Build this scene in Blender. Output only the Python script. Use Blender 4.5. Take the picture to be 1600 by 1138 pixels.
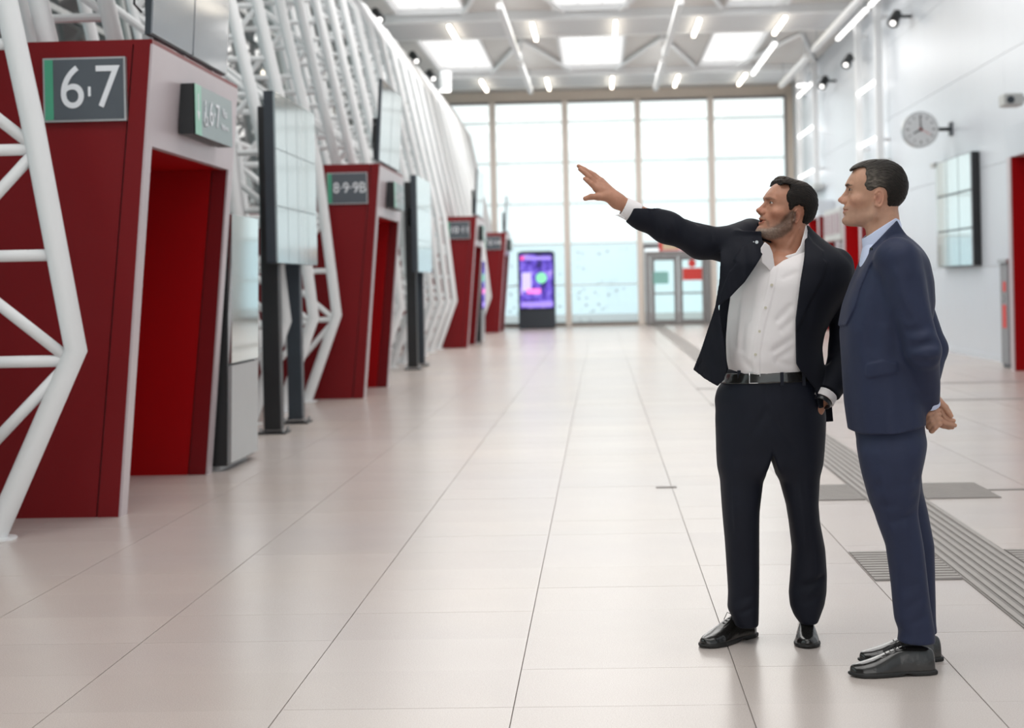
import bpy, bmesh, math, random
import numpy as np
from mathutils import Vector, Matrix
for o in list(bpy.data.objects):
    bpy.data.objects.remove(o)
SC = bpy.context.scene
COL = SC.collection
rnd = random.Random(7)

# ------------------------------------------------------------------ camera, sky, lamps, exposure
YAW, ROLL, F, CAMH = math.radians(1.9), math.radians(1.2), 2500.0, 1.4
cam_d = bpy.data.cameras.new('camera')
cam = bpy.data.objects.new('camera', cam_d)
COL.objects.link(cam)
cam.matrix_world = Matrix.Translation((0, 0, CAMH)) @ Matrix.Rotation(YAW, 4, 'Z') @ Matrix.Rotation(math.pi / 2, 4, 'X') @ Matrix.Rotation(-ROLL, 4, 'Z')
cam_d.sensor_width = 36.0
cam_d.lens = F / 1600 * 36
PX, PY = 855.0, 445.0
cam_d.shift_x = (800 - PX) / 1600
cam_d.shift_y = -(569 - PY) / 1600
cam_d.clip_end = 500
cam_d.dof.use_dof = True
cam_d.dof.focus_distance = 6.0
cam_d.dof.aperture_fstop = 2.8
SC.camera = cam
RC = cam.matrix_world.to_3x3()

world = bpy.data.worlds.new('sky'); SC.world = world; world.use_nodes = True
wn, wl = world.node_tree.nodes, world.node_tree.links
wn.clear()
wo = wn.new('ShaderNodeOutputWorld'); wb = wn.new('ShaderNodeBackground')
tc = wn.new('ShaderNodeTexCoord'); sx = wn.new('ShaderNodeSeparateXYZ'); cr = wn.new('ShaderNodeValToRGB')
wl.new(tc.outputs['Generated'], sx.inputs[0]); wl.new(sx.outputs['Z'], cr.inputs[0])
cr.color_ramp.elements[0].position = 0.0; cr.color_ramp.elements[0].color = (0.84, 0.95, 0.98, 1)
cr.color_ramp.elements[1].position = 0.12; cr.color_ramp.elements[1].color = (1, 0.985, 0.97, 1)
wl.new(cr.outputs[0], wb.inputs[0]); wb.inputs[1].default_value = 1.25
wl.new(wb.outputs[0], wo.inputs[0])

def area(name, loc, rot, sx_, sy_, power, col):
    l = bpy.data.lights.new(name, 'AREA'); l.shape = 'RECTANGLE'; l.size = sx_; l.size_y = sy_; l.energy = power; l.color = col
    o = bpy.data.objects.new(name, l); COL.objects.link(o); o.location = loc; o.rotation_euler = rot
    return o
# lamps added under the skylights to boost their daylight, stronger towards the far end
for i, y in enumerate((4.0, 14.0, 24.2, 34.4, 44.6)):
    area('skylight_fill', (0, y, 7.6), (0, 0, 0), 9, 6, 300 if y < 30 else 480, (1, 0.98, 0.95))

vs = SC.view_settings
vs.view_transform = 'Standard'; vs.look = 'None'; vs.gamma = 1; vs.use_curve_mapping = False
vs.exposure = 0.2

# ------------------------------------------------------------------ helpers
def U(px, py, Y):
    """photo pixel -> world point on the plane y = Y"""
    d = RC @ Vector(((px - PX) / F, -(py - PY) / F, -1))
    t = Y / d.y
    return Vector((d.x * t, Y, CAMH + d.z * t))

def setp(o, label=None, cat=None, group=None, kind=None):
    if label: o['label'] = label
    if cat: o['category'] = cat
    if group: o['group'] = group
    if kind: o['kind'] = kind
    return o

def empty(name, loc, label=None, cat=None, group=None, kind=None):
    o = bpy.data.objects.new(name, None); COL.objects.link(o); o.location = loc
    o.empty_display_size = .1
    bpy.context.view_layer.update() if False else None
    return setp(o, label, cat, group, kind)

def wloc(o):
    v = Vector((0, 0, 0))
    while o is not None:
        v = v + o.location; o = o.parent
    return v

def link(name, me, mat, parent=None, smooth=False, origin=None):
    """link mesh data given in world coordinates; parents carry no rotation"""
    o = bpy.data.objects.new(name, me)
    COL.objects.link(o)
    if mat is not None and len(me.materials) == 0: me.materials.append(mat)
    base = wloc(parent) if parent is not None else Vector((0, 0, 0))
    if origin is None:
        if parent is None:
            co = np.empty(len(me.vertices) * 3); me.vertices.foreach_get('co', co); co = co.reshape(-1, 3)
            origin = Vector(((co[:, 0].min() + co[:, 0].max()) / 2, (co[:, 1].min() + co[:, 1].max()) / 2, co[:, 2].min()))
        else: origin = base
    me.transform(Matrix.Translation(-Vector(origin)))
    if parent is not None:
        o.parent = parent
    o.location = Vector(origin) - base
    if smooth:
        me.polygons.foreach_set('use_smooth', [True] * len(me.polygons))
    return o

class MB:
    def __init__(s): s.v = []; s.f = []
    def poly(s, vs_, fs):
        n = len(s.v); s.v += [tuple(v) for v in vs_]; s.f += [tuple(i + n for i in f) for f in fs]; return s
    def box(s, a, b):
        x0, y0, z0 = a; x1, y1, z1 = b
        x0, x1 = min(x0, x1), max(x0, x1); y0, y1 = min(y0, y1), max(y0, y1); z0, z1 = min(z0, z1), max(z0, z1)
        return s.poly([(x0, y0, z0), (x1, y0, z0), (x1, y1, z0), (x0, y1, z0), (x0, y0, z1), (x1, y0, z1), (x1, y1, z1), (x0, y1, z1)],
                      [(0, 3, 2, 1), (4, 5, 6, 7), (0, 1, 5, 4), (1, 2, 6, 5), (2, 3, 7, 6), (3, 0, 4, 7)])
    def prism(s, pts, axis, a, b):
        """2-D polygon extruded along an axis: 'x' pts=(y,z); 'y' pts=(x,z); 'z' pts=(x,y)"""
        def P(p, t): return {'x': (t, p[0], p[1]), 'y': (p[0], t, p[1]), 'z': (p[0], p[1], t)}[axis]
        ar = sum(pts[i][0] * pts[(i + 1) % len(pts)][1] - pts[(i + 1) % len(pts)][0] * pts[i][1] for i in range(len(pts)))
        if axis == 'y': ar = -ar
        if ar < 0: pts = pts[::-1]
        lo, hi = min(a, b), max(a, b); n = len(pts)
        v = [P(p, lo) for p in pts] + [P(p, hi) for p in pts]
        f = [tuple(range(n))[::-1], tuple(range(n, 2 * n))] + [(i, (i + 1) % n, n + (i + 1) % n, n + i) for i in range(n)]
        return s.poly(v, f)
    def hexa(s, q0, q1):
        """8-corner solid: two quads in matching order"""
        return s.poly(list(q0) + list(q1), [(0, 3, 2, 1), (4, 5, 6, 7), (0, 1, 5, 4), (1, 2, 6, 5), (2, 3, 7, 6), (3, 0, 4, 7)])
    def tube(s, pts, r, n=12, cap=True, rs=None):
        pts = [Vector(p) for p in pts]; m = len(pts); base = len(s.v)
        prev = None
        for i, p in enumerate(pts):
            if i == 0: t = pts[1] - p
            elif i == m - 1: t = p - pts[i - 1]
            else: t = (pts[i + 1] - p).normalized() + (p - pts[i - 1]).normalized()
            t.normalize()
            if prev is None:
                ref = Vector((0, 0, 1)) if abs(t.z) < .9 else Vector((0, 1, 0))
                u = t.cross(ref).normalized()
            else: u = (prev - t * prev.dot(t)).normalized()
            prev = u; w = t.cross(u)
            rr = rs[i] if rs else r
            if 0 < i < m - 1:
                c = max(.5, (pts[i + 1] - p).normalized().dot(t)); 
            for k in range(n):
                a = 2 * math.pi * k / n
                s.v.append(tuple(p + (u * math.cos(a) + w * math.sin(a)) * rr))
        for i in range(m - 1):
            for k in range(n):
                a0 = base + i * n + k; a1 = base + i * n + (k + 1) % n
                s.f.append((a0, a1, a1 + n, a0 + n))
        if cap:
            s.f.append(tuple(base + k for k in range(n))[::-1]); s.f.append(tuple(base + (m - 1) * n + k for k in range(n)))
        return s
    def mesh(s, name='m'):
        me = bpy.data.meshes.new(name); me.from_pydata(s.v, [], s.f); me.update(); return me
    def build(s, name, mat, parent=None, smooth=False, bevel=0, origin=None, segs=1):
        me = s.mesh(name)
        if bevel:
            bm = bmesh.new(); bm.from_mesh(me)
            bmesh.ops.bevel(bm, geom=[e for e in bm.edges], offset=bevel, segments=segs, affect='EDGES', clamp_overlap=True)
            bm.to_mesh(me); bm.free()
        o = link(name, me, mat, parent, smooth, origin)
        return o

def autosmooth(o, deg=40):
    me = o.data
    me.polygons.foreach_set('use_smooth', [True] * len(me.polygons))
    bm = bmesh.new(); bm.from_mesh(me)
    for e in bm.edges:
        if len(e.link_faces) == 2 and e.calc_face_angle(0) > math.radians(deg): e.smooth = False
    bm.to_mesh(me); bm.free()
    return o

def dup(root, off, label=None):
    """copy a thing with parts and sub-parts; mesh data shared"""
    r = root.copy(); COL.objects.link(r); r.location = root.location + Vector(off)
    if label: r['label'] = label
    for ch in list(root.children):
        c = ch.copy(); COL.objects.link(c); c.parent = r
        for g in ch.children:
            d = g.copy(); COL.objects.link(d); d.parent = c
    return r

def text_part(name, s, size, mat, parent, origin, xdir, updir, depth=.006, align='CENTER', sx_=1.0):
    """lettering lying in the plane (xdir, updir) at origin, as mesh"""
    cu = bpy.data.curves.new('t', 'FONT'); cu.body = s; cu.size = size; cu.align_x = align; cu.align_y = 'CENTER'; cu.extrude = depth / 2
    to = bpy.data.objects.new('t', cu); COL.objects.link(to)
    dg = bpy.context.evaluated_depsgraph_get()
    me = bpy.data.meshes.new_from_object(to.evaluated_get(dg))
    bpy.data.objects.remove(to)
    x = Vector(xdir).normalized(); u = Vector(updir).normalized(); n = x.cross(u)
    M = Matrix(((x.x, u.x, n.x), (x.y, u.y, n.y), (x.z, u.z, n.z))).to_4x4() @ Matrix.Diagonal((sx_, 1, 1, 1))
    me.transform(Matrix.Translation(Vector(origin)) @ M)
    me.materials.clear(); me.name = name
    return link(name, me, mat, parent)

# ------------------------------------------------------------------ materials
def mat(name, col, rough=.5, metal=0, spec=.5, noise=0, nscale=5, bump=0, bscale=50, emis=None, estr=0, coat=0, sheen=0, stretch=None, rvar=0):
    m = bpy.data.materials.new(name); m.use_nodes = True
    nt = m.node_tree; b = nt.nodes['Principled BSDF']
    c4 = (col[0], col[1], col[2], 1)
    b.inputs['Base Color'].default_value = c4; b.inputs['Roughness'].default_value = rough
    b.inputs['Metallic'].default_value = metal; b.inputs['Specular IOR Level'].default_value = spec
    if coat: b.inputs['Coat Weight'].default_value = coat; b.inputs['Coat Roughness'].default_value = .08
    if sheen: b.inputs['Sheen Weight'].default_value = sheen; b.inputs['Sheen Roughness'].default_value = .4
    if emis: b.inputs['Emission Color'].default_value = (*emis, 1); b.inputs['Emission Strength'].default_value = estr
    tcn = nt.nodes.new('ShaderNodeTexCoord'); mp = nt.nodes.new('ShaderNodeMapping')
    nt.links.new(tcn.outputs['Object'], mp.inputs[0])
    if stretch: mp.inputs['Scale'].default_value = stretch
    if noise or rvar:
        n = nt.nodes.new('ShaderNodeTexNoise'); n.inputs['Scale'].default_value = nscale; n.inputs['Detail'].default_value = 5
        nt.links.new(mp.outputs[0], n.inputs[0])
        if noise:
            mx = nt.nodes.new('ShaderNodeMix'); mx.data_type = 'RGBA'; mx.blend_type = 'MIX'
            mx.inputs[6].default_value = tuple(max(0, c * (1 - noise)) for c in col) + (1,)
            mx.inputs[7].default_value = tuple(min(1, c * (1 + noise)) for c in col) + (1,)
            nt.links.new(n.outputs['Fac'], mx.inputs[0]); nt.links.new(mx.outputs[2], b.inputs['Base Color'])
        if rvar:
            mr = nt.nodes.new('ShaderNodeMapRange'); mr.inputs[3].default_value = max(.02, rough - rvar); mr.inputs[4].default_value = rough + rvar
            nt.links.new(n.outputs['Fac'], mr.inputs[0]); nt.links.new(mr.outputs[0], b.inputs['Roughness'])
    if bump:
        n2 = nt.nodes.new('ShaderNodeTexNoise'); n2.inputs['Scale'].default_value = bscale; n2.inputs['Detail'].default_value = 4
        nt.links.new(mp.outputs[0], n2.inputs[0])
        bp = nt.nodes.new('ShaderNodeBump'); bp.inputs['Strength'].default_value = bump; bp.inputs['Distance'].default_value = .01
        nt.links.new(n2.outputs['Fac'], bp.inputs['Height']); nt.links.new(bp.outputs[0], b.inputs['Normal'])
    return m

def glass_mat(name, tint, gloss=.12, rough=.02, opac=0.0, ocol=(.8, .85, .85)):
    m = bpy.data.materials.new(name); m.use_nodes = True; nt = m.node_tree; nt.nodes.clear()
    out = nt.nodes.new('ShaderNodeOutputMaterial'); tr = nt.nodes.new('ShaderNodeBsdfTransparent'); gl = nt.nodes.new('ShaderNodeBsdfGlossy')
    tr.inputs[0].default_value = (*tint, 1); gl.inputs['Roughness'].default_value = rough
    mx = nt.nodes.new('ShaderNodeMixShader'); fr = nt.nodes.new('ShaderNodeFresnel'); fr.inputs[0].default_value = 1.45
    nt.links.new(fr.outputs[0], mx.inputs[0]); nt.links.new(tr.outputs[0], mx.inputs[1]); nt.links.new(gl.outputs[0], mx.inputs[2])
    last = mx
    if opac:
        df = nt.nodes.new('ShaderNodeBsdfTranslucent'); df.inputs[0].default_value = (*ocol, 1)
        m2 = nt.nodes.new('ShaderNodeMixShader'); m2.inputs[0].default_value = opac
        nt.links.new(mx.outputs[0], m2.inputs[1]); nt.links.new(df.outputs[0], m2.inputs[2]); last = m2
    nt.links.new(last.outputs[0], out.inputs[0])
    return m

M = {}
M['tile'] = mat('terrazzo tile', (.62, .56, .53), .26, noise=.07, nscale=1.3, rvar=.0)
def tile_speckle():
    nt = M['tile'].node_tree; b = nt.nodes['Principled BSDF']
    old = b.inputs['Base Color'].links[0].from_socket
    geo = nt.nodes.new('ShaderNodeNewGeometry')
    v = nt.nodes.new('ShaderNodeTexNoise'); v.inputs['Scale'].default_value = 260; v.inputs['Detail'].default_value = 2
    nt.links.new(geo.outputs['Position'], v.inputs[0])
    r = nt.nodes.new('ShaderNodeValToRGB'); r.color_ramp.elements[0].position = .35; r.color_ramp.elements[0].color = (.86, .84, .83, 1)
    r.color_ramp.elements[1].position = .62; r.color_ramp.elements[1].color = (1.03, 1.03, 1.03, 1)
    nt.links.new(v.outputs['Fac'], r.inputs[0])
    n3 = nt.nodes.new('ShaderNodeTexNoise'); n3.inputs['Scale'].default_value = .5; n3.inputs['Detail'].default_value = 3
    nt.links.new(geo.outputs['Position'], n3.inputs[0])
    r3 = nt.nodes.new('ShaderNodeValToRGB'); r3.color_ramp.elements[0].position = .3; r3.color_ramp.elements[0].color = (.93, .93, .95, 1)
    r3.color_ramp.elements[1].position = .7; r3.color_ramp.elements[1].color = (1.02, 1.0, .97, 1)
    nt.links.new(n3.outputs['Fac'], r3.inputs[0])
    oi = nt.nodes.new('ShaderNodeObjectInfo'); mr = nt.nodes.new('ShaderNodeMapRange'); mr.inputs[3].default_value = .965; mr.inputs[4].default_value = 1.02
    nt.links.new(oi.outputs['Random'], mr.inputs[0])
    m1 = nt.nodes.new('ShaderNodeMix'); m1.data_type = 'RGBA'; m1.blend_type = 'MULTIPLY'; m1.inputs[0].default_value = 1
    m2 = nt.nodes.new('ShaderNodeMix'); m2.data_type = 'RGBA'; m2.blend_type = 'MULTIPLY'; m2.inputs[0].default_value = 1
    m3 = nt.nodes.new('ShaderNodeVectorMath'); m3.operation = 'SCALE'
    nt.links.new(old, m1.inputs[6]); nt.links.new(r.outputs[0], m1.inputs[7])
    nt.links.new(m1.outputs[2], m2.inputs[6]); nt.links.new(r3.outputs[0], m2.inputs[7])
    nt.links.new(m2.outputs[2], m3.inputs[0]); nt.links.new(mr.outputs[0], m3.inputs['Scale'])
    nt.links.new(m3.outputs[0], b.inputs['Base Color'])
tile_speckle()
M['grout'] = mat('tile joint', (.40, .36, .34), .8)
M['tact'] = mat('tactile paving grey', (.23, .21, .2), .6, noise=.15, nscale=8)
M['tact_bar'] = mat('tactile ridge', (.36, .33, .31), .5, noise=.15, nscale=8)
M['red'] = mat('dark red lacquered panel', (.185, .005, .008), .40, spec=.25, noise=.06, nscale=1.5, bump=.02, bscale=3)
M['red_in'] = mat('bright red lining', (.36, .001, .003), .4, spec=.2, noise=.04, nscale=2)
M['pink'] = mat('pearl metal cladding', (.58, .50, .52), .34, metal=.25, noise=.03)
M['white_paint'] = mat('white painted steel', (.80, .81, .82), .4, noise=.02, nscale=3)
M['white_panel'] = mat('white wall panel', (.66, .70, .755), .32, noise=.02, nscale=2, bump=.02, bscale=4)
M['ceil'] = mat('ceiling deck', (.64, .62, .60), .5, noise=.05, nscale=2)
M['beam'] = mat('grey beam', (.62, .63, .65), .5, noise=.04)
M['fascia'] = mat('beige fascia', (.78, .69, .60), .5, noise=.03)
M['mull'] = mat('beige mullion', (.84, .76, .69), .45, noise=.03)
M['transom'] = mat('pale transom', (.70, .80, .80), .5, noise=.03)
M['glass'] = glass_mat('window glass', (.93, .97, .97))
M['glass_g'] = glass_mat('greenish facade glass', (.80, .88, .88))
M['opal'] = glass_mat('opal skylight', (.9, .95, .95), opac=.9, ocol=(.95, .95, .95))
M['frost'] = glass_mat('fritted glass', (.86, .94, .96), opac=.15)
M['black'] = mat('black powder coat', (.012, .014, .016), .42, noise=.1)
M['dark'] = mat('dark blue grey metal', (.03, .04, .052), .4, noise=.1)
M['sign_grey'] = mat('sign grey', (.085, .10, .118), .45, noise=.03)
M['green'] = mat('sign green', (.07, .36, .22), .45, noise=.03)
M['sign_white'] = mat('sign lettering white', (.82, .84, .88), .5)
M['alu'] = mat('aluminium edge', (.5, .52, .53), .35, metal=.6, noise=.05)
M['silver'] = mat('silver sheet', (.42, .44, .45), .3, metal=.5, noise=.04)
M['mirror'] = mat('mirror glass', (.62, .66, .66), .06, metal=.9, noise=.02)
M['scr'] = mat('grey display glass', (.30, .33, .36), .1, noise=.05, nscale=1.2, coat=.6)
M['scr_lit'] = mat('display glass pale', (.30, .365, .385), .1, noise=.08, nscale=2, coat=.6, stretch=(1, 1, .3))
M['led'] = mat('led tube', (1, .95, .85), .5, emis=(1, .9, .74), estr=7)
M['led_w'] = mat('led tube cool', (1, 1, 1), .5, emis=(1, .98, .95), estr=2.2)
M['orange'] = mat('orange lead', (.8, .12, .03), .5)
M['sticker_red'] = mat('red sticker', (.75, .06, .05), .5)
M['sticker_teal'] = mat('teal sticker', (.30, .62, .58), .5)
M['door'] = mat('grey door frame', (.27, .26, .26), .45, noise=.04)
M['cab'] = mat('grey cabinet', (.28, .29, .31), .5, noise=.05)
M['clock_face'] = mat('clock face', (.66, .68, .70), .4)
M['cam_w'] = mat('off white plastic', (.52, .53, .52), .45)
M['platform'] = mat('platform concrete', (.5, .5, .5), .8, noise=.1)
M['canopy'] = mat('canopy grey', (.25, .27, .29), .6, noise=.08)

# ------------------------------------------------------------------ floor: slab, tiles, tactile paving
floor = MB().box((-14, -8, -.3), (7.2, 53.4, -.008)).build('floor', M['grout'])
setp(floor, kind='structure')
TW, TD = .775, .52
X0 = .4585 - 6 * TW
me_t = None
def tile_mesh():
    g, g2 = .0019, .0007
    m = MB().box((g, g2, -.006), (TW - g, TD - g2, 0)); me = m.mesh('tile'); me.materials.append(M['tile']); return me
me_t = tile_mesh()
rest = MB(); cnt = 0
cells = []
for j in range(-15, 103):
    for i in range(-6, 15):
        x = X0 + i * TW; y = .1 + j * TD
        if x > 6.5: continue
        if y + TD > 53.1: continue
        seen = -1
        if y > 4.3:
            fr = (x + TW / 2) / y * F + 938
            if -80 < fr < 1680: seen = y
        cells.append((seen, x, y))
vis = sorted([c for c in cells if c[0] > 0])[:296]
vs_ = set((c[1], c[2]) for c in vis)
for s_, x, y in cells:
    if (x, y) in vs_:
        o = bpy.data.objects.new('tile', me_t); COL.objects.link(o); o.parent = floor
        o.location = Vector((x, y, .0003 * math.sin(x * 91 + y * 57))) - floor.location
    else:
        g, g2 = .0019, .0007
        rest.box((x + g, y + g2, -.006), (x + TW - g, y + TD - g2, 0))
o = rest.build('tile_field', M['tile'], floor); o['kind'] = 'stuff'

tp = empty('tactile_paving', (1.83, 5, .002), 'grey ribbed tactile guide strip running along the pale floor behind the men', 'tactile paving')
MB().box((1.645, 4.2, .001), (2.02, 52.5, .004)).build('base_strip', M['tact'], tp)
for k in range(8):
    x = 1.645 + .375 * (k + .5) / 8
    MB().box((x - .013, 4.2, .004), (x + .013, 52.5, .009)).build('ridge', M['tact_bar'], tp)
for ya, yb, xa, xb, lab in ((7.43, 8.22, 1.24, 2.47, 'nearer grey tactile cross strip, by the knees of the man in blue'),
                            (10.14, 10.9, 1.24, 2.49, 'farther grey tactile cross strip crossing the guide strip behind the men')):
    t2 = empty('tactile_cross_strip', (1.83, ya, .002), lab, 'tactile paving')
    MB().box((xa, ya, .001), (1.64, yb, .004)).box((2.025, ya, .001), (xb, yb, .004)).build('base_strip', M['tact'], t2)
    n = 12
    for k in range(n):
        y = ya + (yb - ya) * (k + .5) / n
        MB().box((xa, y - .017, .004), (1.64, y + .017, .008)).build('ridge', M['tact_bar'], t2)
        MB().box((2.025, y - .017, .004), (xb, y + .017, .008)).build('ridge', M['tact_bar'], t2)
for (xa, xb, y, w, lab) in ((2.5, 6.4, 10.5, .05, 'narrow dark metal channel strip from the farther tactile cross strip to the right wall'),
                            (1.9, 6.4, 18.2, .07, 'dark floor channel strip crossing the floor behind the elbow of the man in blue'),
                            (1.9, 6.4, 21.1, .07, 'thin pale channel strip crossing the floor nearest the red doorway at right')):
    setp(MB().box((xa, y, .001), (xb, y + w, .004)).build('floor_channel', M['tact']), lab, 'floor channel')
for (px, py, w, lab) in ((1041, 761, .14, 'small dark metal joint plate set in the floor left of the white-shirted man\'s knee'),
                         (1103, 607, .25, 'small dark metal joint plate far back on the floor beside the white-shirted man\'s hip'),
                         (1118, 632, .12, 'smallest dark joint plate, just right of and nearer than the plate by the man\'s hip')):
    Y = 1.4 * F / (py - (443 - .021 * (px - 938)))
    p = U(px, py, Y)
    setp(MB().box((p.x - w / 2, Y - .03, .0005), (p.x + w / 2, Y + .03, .004)).build('floor_plate', M['tact']), lab, 'floor plate')

# ------------------------------------------------------------------ right wall
wr = setp(MB().box((6.46, -8, -.05), (6.9, 53.4, 8.2)).build('wall_right', M['grout']), kind='structure')
RG = ((20.6, 23.7), (37.0, 39.6), (44.0, 46.5))     # red portals (y ranges) standing against the wall
k = 0
for r, (za, zb) in enumerate(((0, 1.55), (1.55, 3.2), (3.2, 4.9), (4.9, 6.5), (6.5, 7.8))):
    y = -7.5
    while y < 53:
        y1 = min(y + 1.5, 53.2)
        MB().box((6.44, y + .004, za + .004), (6.47, y1 - .004, zb - .004)).build('panel', M['white_panel'], wr)
        y = y1
setp(MB().box((6.425, -7.5, 0), (6.44, 53, .1)).build('baseboard_right', M['white_panel']), kind='structure')

def right_gate(ya, yb, label):
    g = empty('boarding_gate', (6.2, (ya + yb) / 2, 0), label, 'gate', 'red portals along the right wall')
    w = .42; ZO, ZH = (3.12, 3.55)
    MB().box((6.02, yb - .18, 0), (6.43, yb, ZO)).build('side_wall', M['red_in'], g)
    MB().box((6.02, ya, 0), (6.43, ya + .18, ZO)).build('side_wall', M['red'], g)
    MB().prism([(6.02, ZO), (5.97, ZH), (6.43, ZH), (6.43, ZO)], 'y', ya, yb).build('header', M['white_panel'], g)
    MB().box((6.41, ya + .18, 0), (6.43, yb - .18, ZO)).build('back_panel', M['red_in'], g)
    MB().box((6.0, yb - .18, 0), (6.02, yb, ZO)).build('jamb_strip', M['pink'], g)
    MB().box((6.0, ya, 0), (6.02, ya + .18, ZO)).build('jamb_strip', M['pink'], g)
    return g
for (ya, yb), lab in zip(RG, ('tall dark red portal at the right edge of the picture beside the grey cabinet',
                              'red portal on the right wall, seen just behind the collar of the man in blue',
                              'red portal on the right wall seen between the two men\'s heads, nearest the window wall')):
    right_gate(ya, yb, lab)

# ------------------------------------------------------------------ window wall at the far end
YW = 53.0
we = setp(MB().box((-6.6, YW, 7.48), (6.9, YW + .3, 8.3)).box((6.22, YW - .1, 0), (6.5, YW + .3, 7.5)).box((-6.6, YW, -.05), (6.46, YW + .3, .06)).build('wall_back', M['fascia']), kind='structure')
mx_ = [-5.86, -3.46, -1.06, 1.34, 3.75, 6.2]
for i, x in enumerate(mx_[:-1]):
    MB().box((x - .10, YW - .2, 0), (x + .10, YW + .1, 7.48)).build('mullion', M['mull'], we)
MB().box((6.16, YW - .15, 0), (6.22, YW + .05, 7.48)).build('mullion', M['door'], we)
zt = [.06, 1.37, 2.73, 4.07, 5.44, 6.78, 7.48]
wi = 1
for i in range(5):
    xa, xb = mx_[i] + .10, mx_[i + 1] - .10
    if i == 4: xb = 6.16
    w = setp(empty('window_%d' % wi, ((xa + xb) / 2, YW, 0)), kind='structure'); wi += 1
    for j in range(6):
        if i == 3 and j < 2: continue
        MB().box((xa, YW - .01, zt[j] + .03), (xb, YW + .01, zt[j + 1] - .03)).build('pane', M['frost'] if j < 2 else M['glass'], w)
        if 0 < j: MB().box((xa, YW - .05, zt[j] - .025), (xb, YW + .03, zt[j] + .025)).build('transom', M['transom'], w)
    MB().box((xa, YW - .05, 7.40), (xb, YW + .05, 7.48)).build('transom', M['door'], w)
    if i != 3: MB().box((xa, YW - .05, .06), (xb, YW + .05, .14)).build('transom', M['door'], w)
    # small dark leaf specks printed on the lower panes
    if i < 3 or i == 4:
        sp = MB()
        for k in range(34 if i != 4 else 10):
            x = rnd.uniform(xa + .1, xb - .1); z = rnd.uniform(.15, 2.6) if k % 3 else rnd.uniform(.15, 1.3)
            s = rnd.uniform(.03, .07); a = rnd.uniform(0, 3.1)
            q = [(x + s * math.cos(a + t) * (1 if t % 3.1 < .1 else .45), YW - .014, z + s * math.sin(a + t) * (1 if t % 3.1 < .1 else .45)) for t in (0, 1.57, 3.14, 4.71)]
            sp.hexa(q, [(p[0], YW - .011, p[2]) for p in q])
        o = sp.build('printed_specks', M['cab'], w); o['kind'] = 'stuff'

# double door in the window wall
d = setp(empty('door_1', (2.6, YW, 0)), kind='structure')
MB().box((1.5, YW - .3, 2.25), (3.62, YW + .05, 2.42)).box((1.5, YW - .3, 0), (1.64, YW + .05, 2.25)).box((3.5, YW - .3, 0), (3.62, YW + .05, 2.25)).build('door_frame', M['door'], d)
for xa, xb in ((1.66, 2.56), (2.58, 3.48)):
    l = MB().box((xa, YW - .2, .02), (xa + .13, YW - .14, 2.24)).box((xb - .13, YW - .2, .02), (xb, YW - .14, 2.24)).box((xa + .131, YW - .198, 2.12), (xb - .131, YW - .142, 2.24)).box((xa + .131, YW - .198, .02), (xb - .131, YW - .142, .16)).box((xa + .131, YW - .198, 1.0), (xb - .131, YW - .142, 1.06)).build('door_leaf', M['door'], d)
    MB().box((xa + .13, YW - .175, .16), (xb - .13, YW - .165, 2.12)).build('pane', M['glass_g'], l)
MB().box((1.75, YW - .215, 1.35), (2.25, YW - .205, 1.75)).build('sticker', M['sticker_teal'], d)
MB().box((2.72, YW - .215, 1.45), (3.35, YW - .205, 1.85)).build('sticker', M['sticker_red'], d)
MB().tube([(3.03, YW - .216, 2.0), (3.03, YW - .206, 2.0)], .13, 20).build('sticker', M['sticker_red'], d)
b = empty('sign_board', (2.3, YW - .4, 2.45), 'cream and red sign boards above the far double door', 'sign')
MB().box((1.95, YW - .34, 2.43), (2.62, YW - .28, 2.76)).box((2.66, YW - .34, 2.43), (3.5, YW - .28, 2.76)).build('frame', M['sticker_red'], b)
MB().box((2.07, YW - .35, 2.47), (2.58, YW - .33, 2.72)).box((2.72, YW - .35, 2.47), (3.44, YW - .33, 2.72)).build('board_face', mat('cream board', (.75, .6, .42), .5), b)
MB().box((2.0, YW - .32, 2.40), (2.05, YW - .28, 2.44)).build('bracket', M['door'], b)

# something grey behind the glass door: lobby
lob = setp(MB().box((1.4, YW + .6, 0), (1.5, YW + 3.5, 2.6)).box((3.7, YW + .6, 0), (3.8, YW + 3.5, 2.6)).box((1.4, YW + .5, 2.6), (3.8, YW + 3.5, 2.7)).build('wall_lobby', M['cab']), kind='structure')
setp(MB().box((-14, 53.4, -.3), (14, 75, -.02)).build('ground', M['platform']), kind='structure')

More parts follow.
